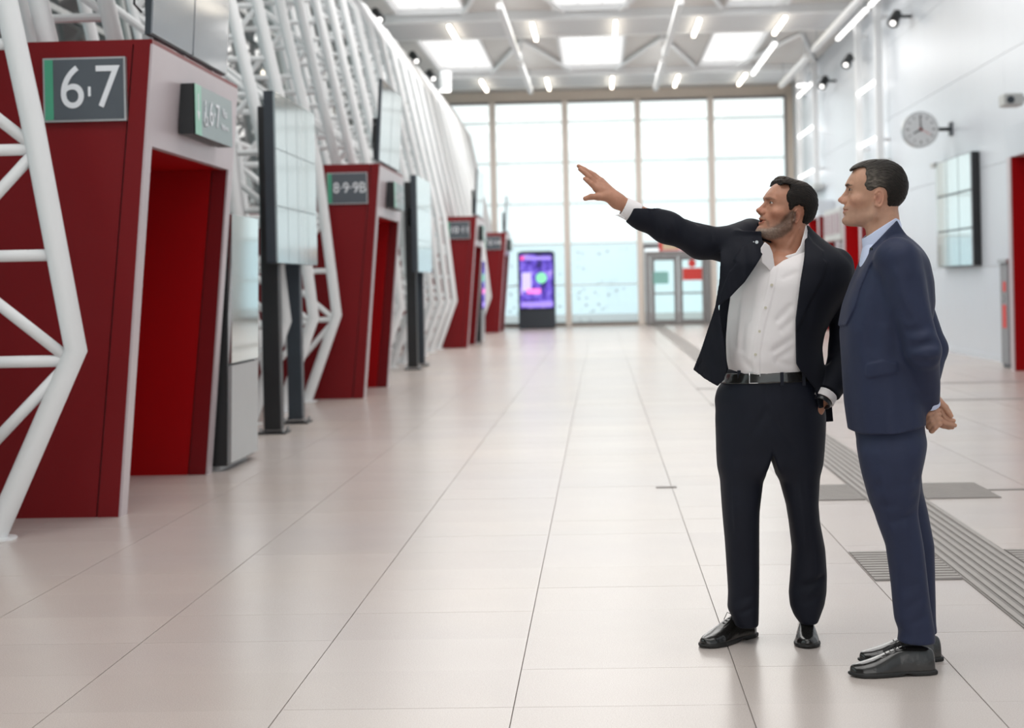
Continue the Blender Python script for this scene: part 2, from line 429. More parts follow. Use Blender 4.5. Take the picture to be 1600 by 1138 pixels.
# ------------------------------------------------------------------ ceiling
ZC = 7.8
ce = setp(empty('ceiling', (0, 23, ZC)), kind='structure')
bays = []
P_ = 10.2
sky_x = ((-4.64, -2.95), (-1.0, .80), (3.0, 4.50))
for kb in range(-1, 5):
    yb0 = 41.0 - (4 - kb - 0) * P_ + 0
    bays.append((yb0, yb0 + 7.3))
bays = [(41.0 - P_ * k, 48.3 - P_ * k) for k in range(0, 6)]
xs = [-6.4] + [v for p in sky_x for v in p] + [6.46]
for ya, yb in bays:
    beamY = yb - .9
    for i in range(0, 7, 2):
        MB().box((xs[i], ya, ZC), (xs[i + 1], beamY, ZC + .12)).build('deck_panel', M['ceil'], ce)
        # ribs of the profiled deck
    MB().box((-6.4, beamY, ZC), (6.46, ya + P_, ZC + .12)).build('deck_panel', M['ceil'], ce)
    # beam: wide shallow box with pale flange edges
    MB().box((-6.4, 47.7 - 41 + ya, 7.62), (6.46, 50.2 - 41 + ya, ZC)).build('beam', M['beam'], ce)
    MB().box((-6.4, 47.5 - 41 + ya, 7.60), (6.46, 47.75 - 41 + ya, 7.80)).build('beam_flange', M['white_paint'], ce)
    MB().box((-6.4, 50.15 - 41 + ya, 7.60), (6.46, 50.35 - 41 + ya, 7.80)).build('beam_flange', M['white_paint'], ce)
    for xa, xb in sky_x:
        cb = MB()
        for (p, q) in (((xa, ya), (xa + .06, beamY)), ((xb - .06, ya), (xb, beamY)), ((xa + .06, ya), (xb - .06, ya + .06)), ((xa + .06, beamY - .06), (xb - .06, beamY))):
            cb.box((p[0], p[1], ZC - .05), (q[0], q[1], ZC + .16))
        w = setp(cb.build('skylight_curb', M['white_paint'], ce))
        for q in range(3):
            x0 = xa + .06 + (xb - xa - .12) * q / 3; x1 = xa + .06 + (xb - xa - .12) * (q + 1) / 3
            MB().box((x0 + .012, ya + .06, ZC + .08), (x1 - .012, beamY - .06, ZC + .1)).build('skylight_pane', M['opal'], ce)
MB().box((-6.4, 51.0, ZC + .01), (6.46, 53.0, ZC + .1)).build('deck_panel', M['ceil'], ce)
# lattice chevrons between skylights
for kb in (0, 1):
    for cx in (-1.9, 1.75, 5.3):
        for s in (-1, 1):
            MB().tube([(cx, 41.3 - kb * P_, 7.72), (cx + s * 1.15, 47.2 - kb * P_, 7.72)], .055, 8).build('bracing_rod', M['white_paint'], ce)

# LED battens under the beams
proto = None
for r, Yc in enumerate((38.75, 48.95)):
    for x in (-3.43, -1.47, .49, 2.45, 4.45):
        names = {-3.43: 'leftmost', -1.47: 'second from the left', .49: 'middle', 2.45: 'second from the right', 4.45: 'rightmost'}
        lab = '%s short glowing LED batten under the %s ceiling beam' % (names[x], 'nearer' if r == 0 else 'farther')
        l = empty('led_batten', (x, Yc, 7.5), lab, 'light', 'short LED battens under the ceiling beams')
        MB().box((x - .04, Yc - 1.2, 7.56), (x + .04, Yc + 1.2, 7.6)).build('housing', M['alu'], l)
        MB().box((x - .035, Yc - 1.2, 7.49), (x + .035, Yc + 1.2, 7.56)).build('light_tube', M['led'], l)
# hanging white rails
for x, nm in ((-1.96, 'left'), (1.77, 'middle'), (5.5, 'right')):
    for ya, yb, w in ((33.0, 40.6, 'longer nearer'), (41.7, 47.9, 'shorter farther')):
        l = empty('hanging_rail', (x, (ya + yb) / 2, 7.15), '%s pale rail hanging below the ceiling on the %s line' % (w, nm), 'rail', 'pale rails hanging under the ceiling')
        MB().box((x - .065, ya, 7.12), (x + .065, yb, 7.24)).build('rail_bar', M['white_paint'], l)
        for q in (ya + .6, yb - .6):
            MB().tube([(x, q, 7.24), (x, q, 7.61 if (37.2 < q < 40.2 or 47.4 < q < 50.4) else 7.81)], .012, 6).build('suspension_rod', M['alu'], l)
# glowing linear lights near right wall
for i, (a_, b_, lab) in enumerate((((4.62, 41.2), (4.62, 47.3), 'long glowing line light beside the right-hand skylight'),
                    ((6.05, 33.2), (6.05, 35.4), 'short glowing line light meeting the top of the nearer wall ladder'),
                    ((6.05, 35.8), (6.05, 40.2), 'long glowing line light running back from the top of the nearer wall ladder'))):
    z = 7.44 if i == 0 else 7.35
    l = empty('line_light', (a_[0], a_[1], z), lab, 'light')
    MB().box((a_[0] - .035, a_[1], z), (a_[0] + .035, b_[1], z + .06)).build('light_tube', M['led_w'], l)
    for q in (a_[1] + .3, b_[1] - .3): MB().tube([(a_[0], q, z + .1), (a_[0], q, 7.6 if (37.2 < q < 40.3 or 47.3 < q < 50.4) else 7.8)], .012, 6).build('suspension_rod', M['alu'], l)
    MB().box((a_[0] - .055, a_[1], z + .06), (a_[0] + .055, b_[1], z + .1)).build('housing', M['alu'], l)

# wall ladders of light: two white posts and glowing rungs
for (x, ya, yb, z0, z1, rungs, lab) in ((6.2, 35.5, 38.2, 4.0, 7.6, (4.48, 5.73), 'nearer white frame with glowing rungs on the right wall'),
                                   (6.2, 45.8, 49.5, 4.1, 7.6, (4.5, 5.75, 7.0), 'farther white frame with glowing rungs near the end of the right wall')):
    l = empty('light_ladder', (x, ya, z0), lab, 'light')
    for y in (ya, yb):
        MB().box((x - .05, y - .08, z0), (x + .1, y + .08, z1)).build('post', M['white_paint'], l)
    for z in rungs:
        MB().box((x - .03, ya + .1, z), (x + .03, yb - .1, z + .06)).build('light_tube', M['led_w'], l)
    MB().box((x - .08, ya - .3, z0 - .12), (x + .2, yb + .3, z0)).build('shelf', M['cam_w'], l)
    for z in (z0 + .4, z1 - .5):
        MB().box((x + .1, ya - .04, z), (6.44, ya + .04, z + .08)).box((x + .1, yb - .04, z), (6.44, yb + .04, z + .08)).build('wall_bracket', M['white_paint'], l)

# black spotlights on the right wall and by the left trusses
def spot(p, side, lab, grp):
    l = empty('spotlight', p, lab, 'light', grp)
    x, y, z = p
    MB().box((x - .03, y - .03, z - .02), (x + side * .25, y + .03, z + .04)).build('arm', M['black'], l)
    autosmooth(MB().tube([(x - side * .02, y + .12, z + .1), (x - side * .16, y - .14, z - .14)], .1, 14, rs=[.09, .12]).build('housing', M['black'], l))
    MB().tube([(x - side * .16, y - .14, z - .14), (x - side * .165, y - .15, z - .147)], .055, 14).build('lens', M['led_w'], l)
for Y, nm in ((28.3 + .3, 'nearest'), (32.8, 'second'), (39, 'third'), (43.2, 'farthest')):
    spot((6.2, Y, 6.7), 1, '%s of the four black spotlights high on the right wall' % nm, 'black spotlights on the right wall')
for (px, py), nm in (((583, 15), 'nearest'), ((642, 83), 'middle'), ((669, 112), 'farthest')):
    Y = 6.1 * F / (448 - py); p = U(px, py, Y)
    spot((p.x, Y, 7.45), -1, '%s of the three black spotlights where the trusses meet the ceiling' % nm, 'black spotlights above the left trusses')
for (px, py, Y, lab) in ((696, 140, 46, 'white cylinder lamp hanging beside the top of the left trusses'), (1253, 132, 47, 'white cylinder lamp hanging near the right end of the window wall')):
    p = U(px, py, Y)
    l = empty('pendant_lamp', (p.x, Y, p.z), lab, 'lamp')
    autosmooth(MB().tube([(p.x, Y, p.z), (p.x, Y, p.z + .55)], .17, 18).build('shade', M['white_paint'], l))
    MB().tube([(p.x, Y, p.z - .06), (p.x, Y, p.z)], .15, 18).build('bulb', M['led_w'], l)
    MB().tube([(p.x, Y, p.z + .55), (p.x, Y, 7.8)], .02, 8).build('cord', M['white_paint'], l)

# clock
c = U(1437, 203, 29.3); R = .325
ck = empty('station_clock', (c.x, c.y, c.z - R), 'round white station clock on a bracket high on the right wall', 'clock')
autosmooth(MB().tube([(c.x, c.y - .09, c.z), (c.x, c.y + .09, c.z)], R, 40).build('case', M['alu'], ck))
MB().tube([(c.x, c.y - .1, c.z), (c.x, c.y - .088, c.z)], R * .93, 40).build('dial', M['clock_face'], ck)
mk = MB()
for k in range(12):
    a = k * math.pi / 6; L = .05; w = .012 if k % 3 else .02
    t = Vector((math.sin(a), 0, math.cos(a))); n = Vector((math.cos(a), 0, -math.sin(a))); cc = Vector((c.x, c.y - .104, c.z))
    q = [cc + t * .26 + n * w / 2 * 1, cc + t * .26 - n * w / 2, cc + t * .21 - n * w / 2, cc + t * .21 + n * w / 2]
    mk.hexa(q, [v + Vector((0, .006, 0)) for v in q])
mk.build('hour_marks', M['black'], ck)
def hand(a, L, w, m, y):
    t = Vector((math.sin(a), 0, math.cos(a))); n = Vector((math.cos(a), 0, -math.sin(a))); cc = Vector((c.x, c.y - y, c.z))
    q = [cc - t * .04 + n * w, cc - t * .04 - n * w, cc + t * L - n * w * .6, cc + t * L + n * w * .6]
    MB().hexa(q, [v + Vector((0, .004, 0)) for v in q]).build('clock_hand', m, ck)
hand(math.radians(240), .15, .015, M['black'], .108); hand(math.radians(-3), .23, .011, M['black'], .112); hand(math.radians(120), .2, .004, M['sticker_red'], .116)
MB().tube([(c.x + R, c.y, c.z), (6.44, c.y, c.z)], .035, 10).build('bracket', M['black'], ck)
MB().box((6.40, c.y - .1, c.z - .12), (6.44, c.y + .1, c.z + .12)).build('wall_plate', M['dark'], ck)

# security camera at the right edge
p = U(1583, 157, 22)
s = empty('security_camera', (p.x, p.y, p.z - .1), 'small off-white security camera on the right wall at the picture edge', 'camera')
MB().box((p.x - .15, 21.9, p.z - .08), (p.x + .12, 22.2, p.z + .09)).build('housing', M['cam_w'], s, bevel=.02)
MB().box((p.x + .1, 22.02, p.z - .01), (6.44, 22.08, p.z + .05)).build('arm', M['cam_w'], s)
MB().tube([(p.x - .06, 21.9, p.z), (p.x - .06, 21.88, p.z)], .05, 14).build('lens', M['dark'], s)

# screens on the right wall: three columns by three rows
sb = empty('departure_board', (6.2, 28.5, 2.0), 'wall of nine grey display screens, three by three, on the right wall', 'display')
ya, yb = 27.2, 30.0
za, zb = 1.57, 3.5
MB().box((6.30, ya, za), (6.43, yb, zb)).build('back_box', M['black'], sb)
for i in range(3):
    for j in range(3):
        y0 = ya + (yb - ya) * i / 3 + .02; y1 = ya + (yb - ya) * (i + 1) / 3 - .02
        z0 = za + (zb - za) * j / 3 + .015; z1 = za + (zb - za) * (j + 1) / 3 - .015
        MB().box((6.275, y0, z0), (6.30, y1, z1)).build('screen', M['mirror'], sb)
MB().box((6.25, yb, zb - .06), (6.43, yb + .35, zb + .02)).build('bracket', M['cam_w'], sb)

# grey cabinet with red labels
cb_ = empty('cabinet', (6.2, 24.3, 0), 'narrow grey floor cabinet with red labels beside the red portal at right', 'cabinet')
MB().box((6.10, 24.2, .05), (6.42, 24.65, 1.58)).build('body', M['cab'], cb_, bevel=.01)
MB().box((6.07, 24.17, 1.58), (6.43, 24.68, 1.64)).build('top', M['alu'], cb_)
MB().box((6.12, 24.23, 0), (6.4, 24.62, .05)).build('plinth', M['dark'], cb_)
MB().box((6.22, 24.19, 1.25), (6.32, 24.2, 1.54)).build('red_label', M['sticker_red'], cb_)
MB().box((6.09, 24.3, .6), (6.1, 24.5, .95)).build('red_label', M['sticker_red'], cb_)
MB().box((6.09, 24.3, 1.15), (6.1, 24.45, 1.3)).build('red_label', M['sticker_red'], cb_)
MB().box((6.08, 24.4, 1.0), (6.1, 24.44, 1.1)).build('handle', M['alu'], cb_)

# notice board between the two far red portals
nb = empty('notice_board', (6.2, 41.8, 2.4), 'pale framed notice panel on the right wall between the two men\'s heads', 'notice board')
MB().box((6.05, 40.3, 2.4), (6.43, 43.3, 3.2)).build('frame', M['cam_w'], nb)
for k in range(3): MB().box((6.035, 40.5 + k * .95, 2.55), (6.05, 41.2 + k * .95, 3.08)).build('sheet', mat('mauve sheet', (.36, .27, .30), .5), nb)

# ------------------------------------------------------------------ left glass wall and trusses
wlft = setp(empty('wall_left', (-5.2, 23, 0)), kind='structure')
def wx(z): return -4.75 - .17 * max(0, z - 1)
zs = [0, 1.0, 2.6, 4.2, 5.8, 7.8]
ys = [5 + 1.62 * 2 * k for k in range(-4, 16)]; ys[-1] = 53
for y in ys:
    MB().hexa([(wx(0) - .05, y - .04, 0), (wx(0) + .05, y - .04, 0), (wx(0) + .05, y + .04, 0), (wx(0) - .05, y + .04, 0)],
              [(wx(1) - .05, y - .04, 1), (wx(1) + .05, y - .04, 1), (wx(1) + .05, y + .04, 1), (wx(1) - .05, y + .04, 1)]).hexa(
              [(wx(1) - .05, y - .04, 1), (wx(1) + .05, y - .04, 1), (wx(1) + .05, y + .04, 1), (wx(1) - .05, y + .04, 1)],
              [(wx(7.8) - .05, y - .04, 7.8), (wx(7.8) + .05, y - .04, 7.8), (wx(7.8) + .05, y + .04, 7.8), (wx(7.8) - .05, y + .04, 7.8)]).build('mullion', M['cam_w'], wlft)
for a_, b_ in zip(ys[:-1], ys[1:]):
    for i in range(5):
        z0, z1 = zs[i] + .03, zs[i + 1] - .03
        m_ = M['canopy'] if i == 0 else M['glass_g']
        MB().hexa([(wx(z0) - .012, a_ + .04, z0), (wx(z0) + .012, a_ + .04, z0), (wx(z0) + .012, b_ - .04, z0), (wx(z0) - .012, b_ - .04, z0)],
                  [(wx(z1) - .012, a_ + .04, z1), (wx(z1) + .012, a_ + .04, z1), (wx(z1) + .012, b_ - .04, z1), (wx(z1) - .012, b_ - .04, z1)]).build('pane' if i else 'plinth_panel', m_, wlft)
for z in zs[1:-1]:
    MB().box((wx(z) - .05, ys[0], z - .03), (wx(z) + .05, 53, z + .03)).build('transom', M['cam_w'], wlft)
setp(MB().box((-12.5, 6, 4.3), (-8.2, 52, 4.9)).box((-9.6, 20, -.3), (-9.2, 20.4, 4.3)).box((-9.6, 36, -.3), (-9.2, 36.4, 4.3)).box((-9.6, 9.5, -.3), (-9.2, 9.9, 4.3)).build('platform_canopy', M['canopy']),
     'grey platform canopy outside beyond the left glass wall', 'canopy')

GATES = ((9.93, 12.28), (20.3, 22.65), (36.25, 38.6), (47.65, 50.0))
FP = [(-3.7, 0), (-3.3, 1.08), (-3.5, 2.95), (-3.85, 4.6), (-4.2, 6.3), (-4.75, 7.2), (-5.5, 7.8)]
BP = [(-3.78, .02), (-3.98, 1.08), (-4.12, 2.95), (-4.48, 4.6), (-4.82, 6.3), (-5.3, 7.1), (-5.9, 7.78)]
F1 = [(-3.52, 0), (-3.02, 1.08), (-3.25, 2.43), (-3.38, 3.08), (-3.75, 4.6), (-4.2, 6.3), (-4.75, 7.2), (-5.5, 7.8)]
B1 = [(-3.6, .02), (-3.72, 1.08), (-3.9, 2.43), (-4.0, 3.08), (-4.4, 4.6), (-4.82, 6.3), (-5.3, 7.1), (-5.9, 7.78)]
def interp(pl, z):
    for (x0, z0), (x1, z1) in zip(pl, pl[1:]):
        if z <= z1: return x0 + (x1 - x0) * (z - z0) / (z1 - z0)
    return pl[-1][0]
def smooth_pl(pl, zmin):
    pts = [(interp(pl, zmin), zmin)] + [p for p in pl if p[1] > zmin + .02]
    return pts
def chord(pl, Y, zmin, r, root):
    pts = [(x, Y, z) for x, z in smooth_pl(pl, zmin)]
    return autosmooth(MB().tube(pts, r, 14).build('chord', M['white_paint'], root), 50)
def truss(Y, label, near=False, rc=.066, rl=.034, nseg=14):
    nl = 12 if near else 8
    fp, bp = (F1, B1) if near else (FP, BP)
    zmin = 0.0
    for ga, gb in GATES:
        if ga - .05 < Y < gb + .05: zmin = 2.97
    g = empty('roof_truss', (fp[0][0], Y, zmin), label, 'truss', 'white lattice trusses along the left side')
    chord(fp, Y, zmin, rc, g); chord(bp, Y, zmin, rc * .8, g)
    def F_(z): return (interp(fp, z), Y, z)
    def B_(z): return (interp(bp, z), Y, z)
    k = 0; z = 1.02
    while z < 7.3:
        if z > zmin:
            MB().tube([F_(z), B_(z)], rl, nl).build('lacing_bar', M['white_paint'], g, smooth=near)
            if k % 2 == 0:
                MB().tube([F_(z), B_(min(z + .6, 7.3))], rl, nl).build('lacing_bar', M['white_paint'], g, smooth=near)
                if z - .6 > max(zmin, .3): MB().tube([F_(z), B_(z - .6)], rl, nl).build('lacing_bar', M['white_paint'], g, smooth=near)
        z += .61; k += 1
    if zmin == 0:
        MB().tube([(fp[0][0], Y, .0), (fp[0][0], Y, .012)], .13, 16).build('foot_plate', M['white_paint'], g)
    return g
truss(9.1, 'nearest white lattice truss, bent in front of the red gate marked 6·7', near=True)
TY = [19.9 + 1.62 * k for k in range(-6, 21)]
def ordinal(n): return {1: 'first', 2: 'second', 3: 'third', 4: 'fourth', 5: 'fifth', 6: 'sixth', 7: 'seventh', 8: 'eighth', 9: 'ninth', 10: 'tenth'}[n]
cnts = {}
for Y in TY:
    if Y > 52.6: continue
    zone = None
    for gi, (ga, gb) in enumerate(GATES):
        if ga - .05 < Y < gb + .05: zone = ('above', gi)
    if zone is None: zone = ('after', sum(1 for g_ in GATES if g_[1] < Y) - 1)
    cnts[zone] = cnts.get(zone, 0) + 1
    gn = ('the nearest red gate marked 6·7', 'the red gate marked 8·9·9B', 'the third red gate', 'the farthest red gate')[zone[1]]
    lab = '%s white lattice truss %s %s' % (ordinal(cnts[zone]), 'rising above' if zone[0] == 'above' else 'beyond', gn)
    truss(Y, lab)
# long white tie tubes binding trusses
t = empty('truss_tie', (-4.5, 30, 5), 'long white tube tying the left trusses together lengthwise', 'tube')
for (x, z) in ((-4.16, 3.1), (-4.85, 6.3)):
    MB().tube([(x, 8.6, z), (x, 52.4, z)], .05, 10).build('tube', M['white_paint'], t)

# ------------------------------------------------------------------ red boarding gates on the left
def gate(ya, yb, label, txt, crownx=-3.62, tsize=.36, detail=True, tsx=1.0):
    g = empty('boarding_gate', (-3.3, (ya + yb) / 2, 0), label, 'gate', 'red boarding gates on the left')
    ZT, ZL = 2.96, 2.33
    def xr(z): return -3.035 + (.265) * z / ZT      # hall-side edge, leaning out
    # near wall: facing sheet + edge strip separated by a dark groove
    def wallpiece(x0f, x1f, y0, y1, name, m_, z0=0, z1=ZT):
        return MB().hexa([(x0f(z0), y0, z0), (x1f(z0), y0, z0), (x1f(z0), y1, z0), (x0f(z0), y1, z0)],
                         [(x0f(z1), y0, z1), (x1f(z1), y0, z1), (x1f(z1), y1, z1), (x0f(z1), y1, z1)]).build(name, m_, g)
    for (y0, y1, inner) in ((ya, ya + .12, 0), (yb - .12, yb, 1)):
        msh = M['red_in'] if inner else M['red']
        wallpiece(lambda z: crownx, lambda z: xr(z) - .125 - .03 * (1 - z / ZT), y0, y1, 'side_panel', msh)
        wallpiece(lambda z: -4.6, lambda z: crownx - .006, y0 + .004, y1, 'side_panel', msh, 0, ZT if crownx < -4 else 2.25)
        wallpiece(lambda z: xr(z) - .115 - .03 * (1 - z / ZT), lambda z: xr(z) - .012, y0 - .004, y1, 'edge_strip', M['red'])
        wallpiece(lambda z: xr(z) - .2, lambda z: xr(z) - .05, y0 + .02, y1 - .01, 'core', M['black'], .01, ZT - .03)
    # hall face: jambs and header in pearl cladding
    for (y0, y1) in ((ya + .0, ya + .13), (yb - .13, yb)):
        wallpiece(lambda z: xr(z) - .012, lambda z: xr(z) + .004, y0, y1, 'jamb', M['pink'], 0, ZL)
    wallpiece(lambda z: xr(z) - .05, lambda z: xr(z) + .004, ya, yb, 'header', M['pink'], ZL, ZT)
    # soffit and roof
    MB().box((-4.6, ya + .12, ZL - .0), (xr(ZL) - .05, yb - .12, ZL + .06)).build('soffit', M['red_in'], g)
    MB().box((crownx, ya + .0, ZT), (xr(ZT), yb, ZT + .03)).build('roof', M['red'], g)
    if crownx > -4: MB().box((-4.6, ya, 2.25), (crownx - .01, yb, 2.3)).build('roof', M['red'], g)
    # numbered sign on the near face
    xc0 = xr(2.7) - .40; sw, sh = .52, .40
    if detail is None: pass
    zc = 2.68
    sg = MB().box((xc0 - sw / 2 - .0, ya - .04, zc - sh / 2), (xc0 + sw / 2, ya - .004, zc + sh / 2)).build('number_sign', M['alu'], g)
    MB().box((xc0 - sw / 2 + .012, ya - .044, zc - sh / 2 + .012), (xc0 + sw / 2 - .012, ya - .038, zc + sh / 2 - .012)).build('sign_face', M['sign_grey'], sg)
    MB().box((xc0 - sw / 2 + .012, ya - .047, zc - sh / 2 + .012), (xc0 - sw / 2 + .065, ya - .039, zc + sh / 2 - .012)).build('green_stripe', M['green'], sg)
    if detail == 'dash':
        text_part('lettering', '6', tsize, M['sign_white'], sg, (xc0 - .075, ya - .048, zc), (1, 0, 0), (0, 0, 1), sx_=.9)
        text_part('lettering', '7', tsize, M['sign_white'], sg, (xc0 + .145, ya - .048, zc), (1, 0, 0), (0, 0, 1), sx_=.9)
        MB().box((xc0 + .026, ya - .051, zc - .045), (xc0 + .042, ya - .045, zc + .015)).build('lettering', M['sign_white'], sg)
    else:
        text_part('lettering', txt, tsize, M['sign_white'], sg, (xc0 + .033, ya - .048, zc), (1, 0, 0), (0, 0, 1), sx_=tsx)
    # direction sign on the hall face: proud box
    y0, y1 = ya + .70, ya + 1.78
    x0 = xr(2.64) + .004
    s2 = MB().box((x0, y0, 2.46), (x0 + .10, y1, 2.80)).build('direction_sign', M['black'], g)
    MB().box((x0 + .10, y0, 2.46), (x0 + .108, y1, 2.80)).build('sign_face', M['sign_dir'], s2)
    MB().box((x0 + .10, y0 + .0, 2.46), (x0 + .110, y0 + .17, 2.80)).build('green_stripe', M['green2'], s2)
    xs_ = x0 + .112
    MB().prism([(y0 + .075, 2.74), (y0 + .095, 2.74), (y0 + .095, 2.62), (y0 + .125, 2.62), (y0 + .085, 2.55), (y0 + .045, 2.62), (y0 + .075, 2.62)], 'x', xs_ - .003, xs_).build('arrow', M['sign_white'], s2)
    wc = MB()
    wc.tube([(xs_, y0 + .27, 2.70), (xs_ + .002, y0 + .27, 2.70)], .016, 10)
    for pa, pb in (((.27, 2.68), (.265, 2.60)), ((.265, 2.60), (.31, 2.60)), ((.31, 2.60), (.33, 2.54)), ((.25, 2.63), (.235, 2.57)), ((.235, 2.57), (.27, 2.535)), ((.27, 2.535), (.30, 2.555))):
        wc.tube([(xs_, y0 + pa[0], pa[1]), (xs_, y0 + pb[0], pb[1])], .006, 6)
    wc.build('wheelchair_symbol', M['sign_white'], s2)
    text_part('lettering', txt.replace('\u00b7', '-') if False else txt, .24 if len(txt) < 4 else .13, M['sign_white'], s2, (xs_, y0 + .53, 2.63), (0, 1, 0), (0, 0, 1), depth=.003)
    text_part('lettering', 'V\u00edas', .09, M['sign_white'], s2, (xs_, y0 + .76, 2.68), (0, 1, 0), (0, 0, 1), depth=.003, align='LEFT')
    text_part('lettering', 'Platforms', .055, M['sign_white'], s2, (xs_, y0 + .73, 2.58), (0, 1, 0), (0, 0, 1), depth=.003, align='LEFT')
    return g
M['sign_dir'] = mat('direction sign grey', (.26, .33, .34), .35, noise=.03)
M['green2'] = mat('direction sign green', (.25, .55, .42), .35)
GL = ('tall dark red gate nearest the camera, its number sign reading 6·7', 'dark red gate farther along, its number sign reading 8·9·9B',
      'third red gate from the camera, small and blurred number sign', 'farthest red gate on the left, beside the tall digital totem')
gate(*GATES[0], GL[0], '6\u00b77', crownx=-4.3, tsize=.38, detail='dash')
gate(*GATES[1], GL[1], '8\u00b79\u00b79B', tsize=.19, tsx=.86)
gate(*GATES[2], GL[2], '10\u00b711', tsize=.2)
gate(*GATES[3], GL[3], '12\u00b714', tsize=.2)

# display panels standing on each gate roof
def roof_display(ya, lab, hz=1.5):
    g = empty('roof_display', (-2.85, ya + 1.1, 2.99), lab, 'display', 'display panels standing on the gate roofs')
    xb, lean = -2.80, .09
    y0 = ya + .06; zc = 3.03
    for k in range(2):
        a, b = y0 + k * 1.02 + .0, y0 + (k + 1) * 1.02 - .012
        q0 = [(xb - .035, a, zc), (xb, a, zc), (xb, b, zc), (xb - .035, b, zc)]
        q1 = [(p[0] + lean * hz / 1.5, p[1], zc + hz) for p in q0]
        MB().hexa(q0, q1).build('panel_case', M['dark'], g)
        q0 = [(xb, a + .01, zc + .01), (xb + .012, a + .01, zc + .01), (xb + .012, b - .01, zc + .01), (xb, b - .01, zc + .01)]
        q1 = [(p[0] + lean * hz / 1.5, p[1], zc + hz - .01) for p in q0]
        MB().hexa(q0, q1).build('screen', M['scr'], g)
    for a in (y0 + .1, y0 + .9, y0 + 1.7):
        MB().box((xb - .08, a, 2.985), (xb - .02, a + .05, zc + .02)).build('foot', M['alu'], g)
    MB().tube([(xb - .03, y0 - .01, 3.5), (xb - .04, y0 - .13, 3.47), (xb - .06, y0 - .13, 3.2), (xb - .05, y0 - .01, 3.17)], .008, 6).build('handle', M['black'], g)
    MB().box((xb - .10, y0 + .25, 2.99), (xb - .04, y0 + .31, 3.6)).build('support', M['black'], g)
    return g
for i, lab in enumerate(('tall grey double display panel standing on the roof of the 6·7 gate', 'grey display panel standing on the roof of the 8·9·9B gate',
                         'small pale display panel on the roof of the third red gate', 'tiny display panel on the roof of the farthest red gate')):
    roof_display(GATES[i][0], lab, 1.5 if i == 0 else 1.05)

# departure boards carried by two black posts
def post_board(ya, lab):
    g = empty('departure_board', (-3.2, ya + 1, 0), lab, 'display', 'departure boards on black posts')
    for y, r, m_ in ((ya + .62, .085, M['black']), (ya + 1.78, .075, M['dark'])):
        p_ = MB().box((-3.22 - r, y - r, .04), (-3.22 + r, y + r, 3.2)).build('post', m_, g, bevel=.01)
        MB().box((-3.36, y - .14, 0), (-3.08, y + .14, .02)).build('base_plate', M['black'], p_)
        for dx in (-.11, .11):
            for dy in (-.11, .11):
                MB().tube([(-3.22 + dx, y + dy, .0), (-3.22 + dx, y + dy, .06)], .014, 6).build('bolt', M['alu'], p_)
    MB().box((-3.24, ya + .56, 2.45), (-3.14, ya + .535, 2.75)).build('label_plate', M['sign_white'], g)
    MB().tube([(-3.10, ya + .5, 2.8), (-3.13, ya + .52, 2.86), (-3.08, ya + .5, 2.9)], .014, 6).build('cable', M['orange'], g)
    MB().box((-3.13, ya, 1.66), (-3.04, ya + 2.1, 3.28)).build('back_box', M['dark'], g)
    for k in range(4):
        for j in range(3):
            y0, y1 = ya + 2.1 * k / 4, ya + 2.1 * (k + 1) / 4 - .016
            z0, z1 = 1.66 + 1.62 * j / 3, 1.66 + 1.62 * (j + 1) / 3 - .008
            MB().box((-3.04, y0, z0), (-3.02, y1, z1)).build('screen', M['scr_lit'], g)
    return g
post_board(14.95, 'bank of tall grey screens on two black posts beyond the nearest red gate')
post_board(26.6, 'blurred bank of screens on black posts beyond the 8·9·9B gate')

# ticket machine behind the first gate
def kiosk(Y, lab):
    k = empty('ticket_machine', (-2.95, Y, 0), lab, 'ticket machine', 'ticket machines beside the red gates')
    MB().prism([(-3.2, .04), (-2.93, .04), (-2.89, 2.0), (-3.2, 2.0)], 'y', Y, Y + 1.0).build('body', M['black'], k)
    MB().hexa([(-2.93, Y + .02, .06), (-2.90, Y + .02, .06), (-2.90, Y + .98, .06), (-2.93, Y + .98, .06)],
              [(-2.91, Y + .02, .82), (-2.88, Y + .02, .82), (-2.88, Y + .98, .82), (-2.91, Y + .98, .82)]).build('lower_door', M['silver'], k)
    MB().hexa([(-2.91, Y + .02, .84), (-2.88, Y + .02, .84), (-2.88, Y + .98, .84), (-2.91, Y + .98, .84)],
              [(-2.885, Y + .02, 2.0), (-2.855, Y + .02, 2.0), (-2.855, Y + .98, 2.0), (-2.885, Y + .98, 2.0)]).build('mirror_front', M['mirror'], k)
    MB().box((-3.18, Y + .03, 0), (-2.99, Y + .97, .05)).build('plinth', M['alu'], k)
kiosk(12.35, 'ticket machine with mirrored front and silver base beside the nearest red gate')
kiosk(38.8, 'distant dark ticket machine beside the third red gate')

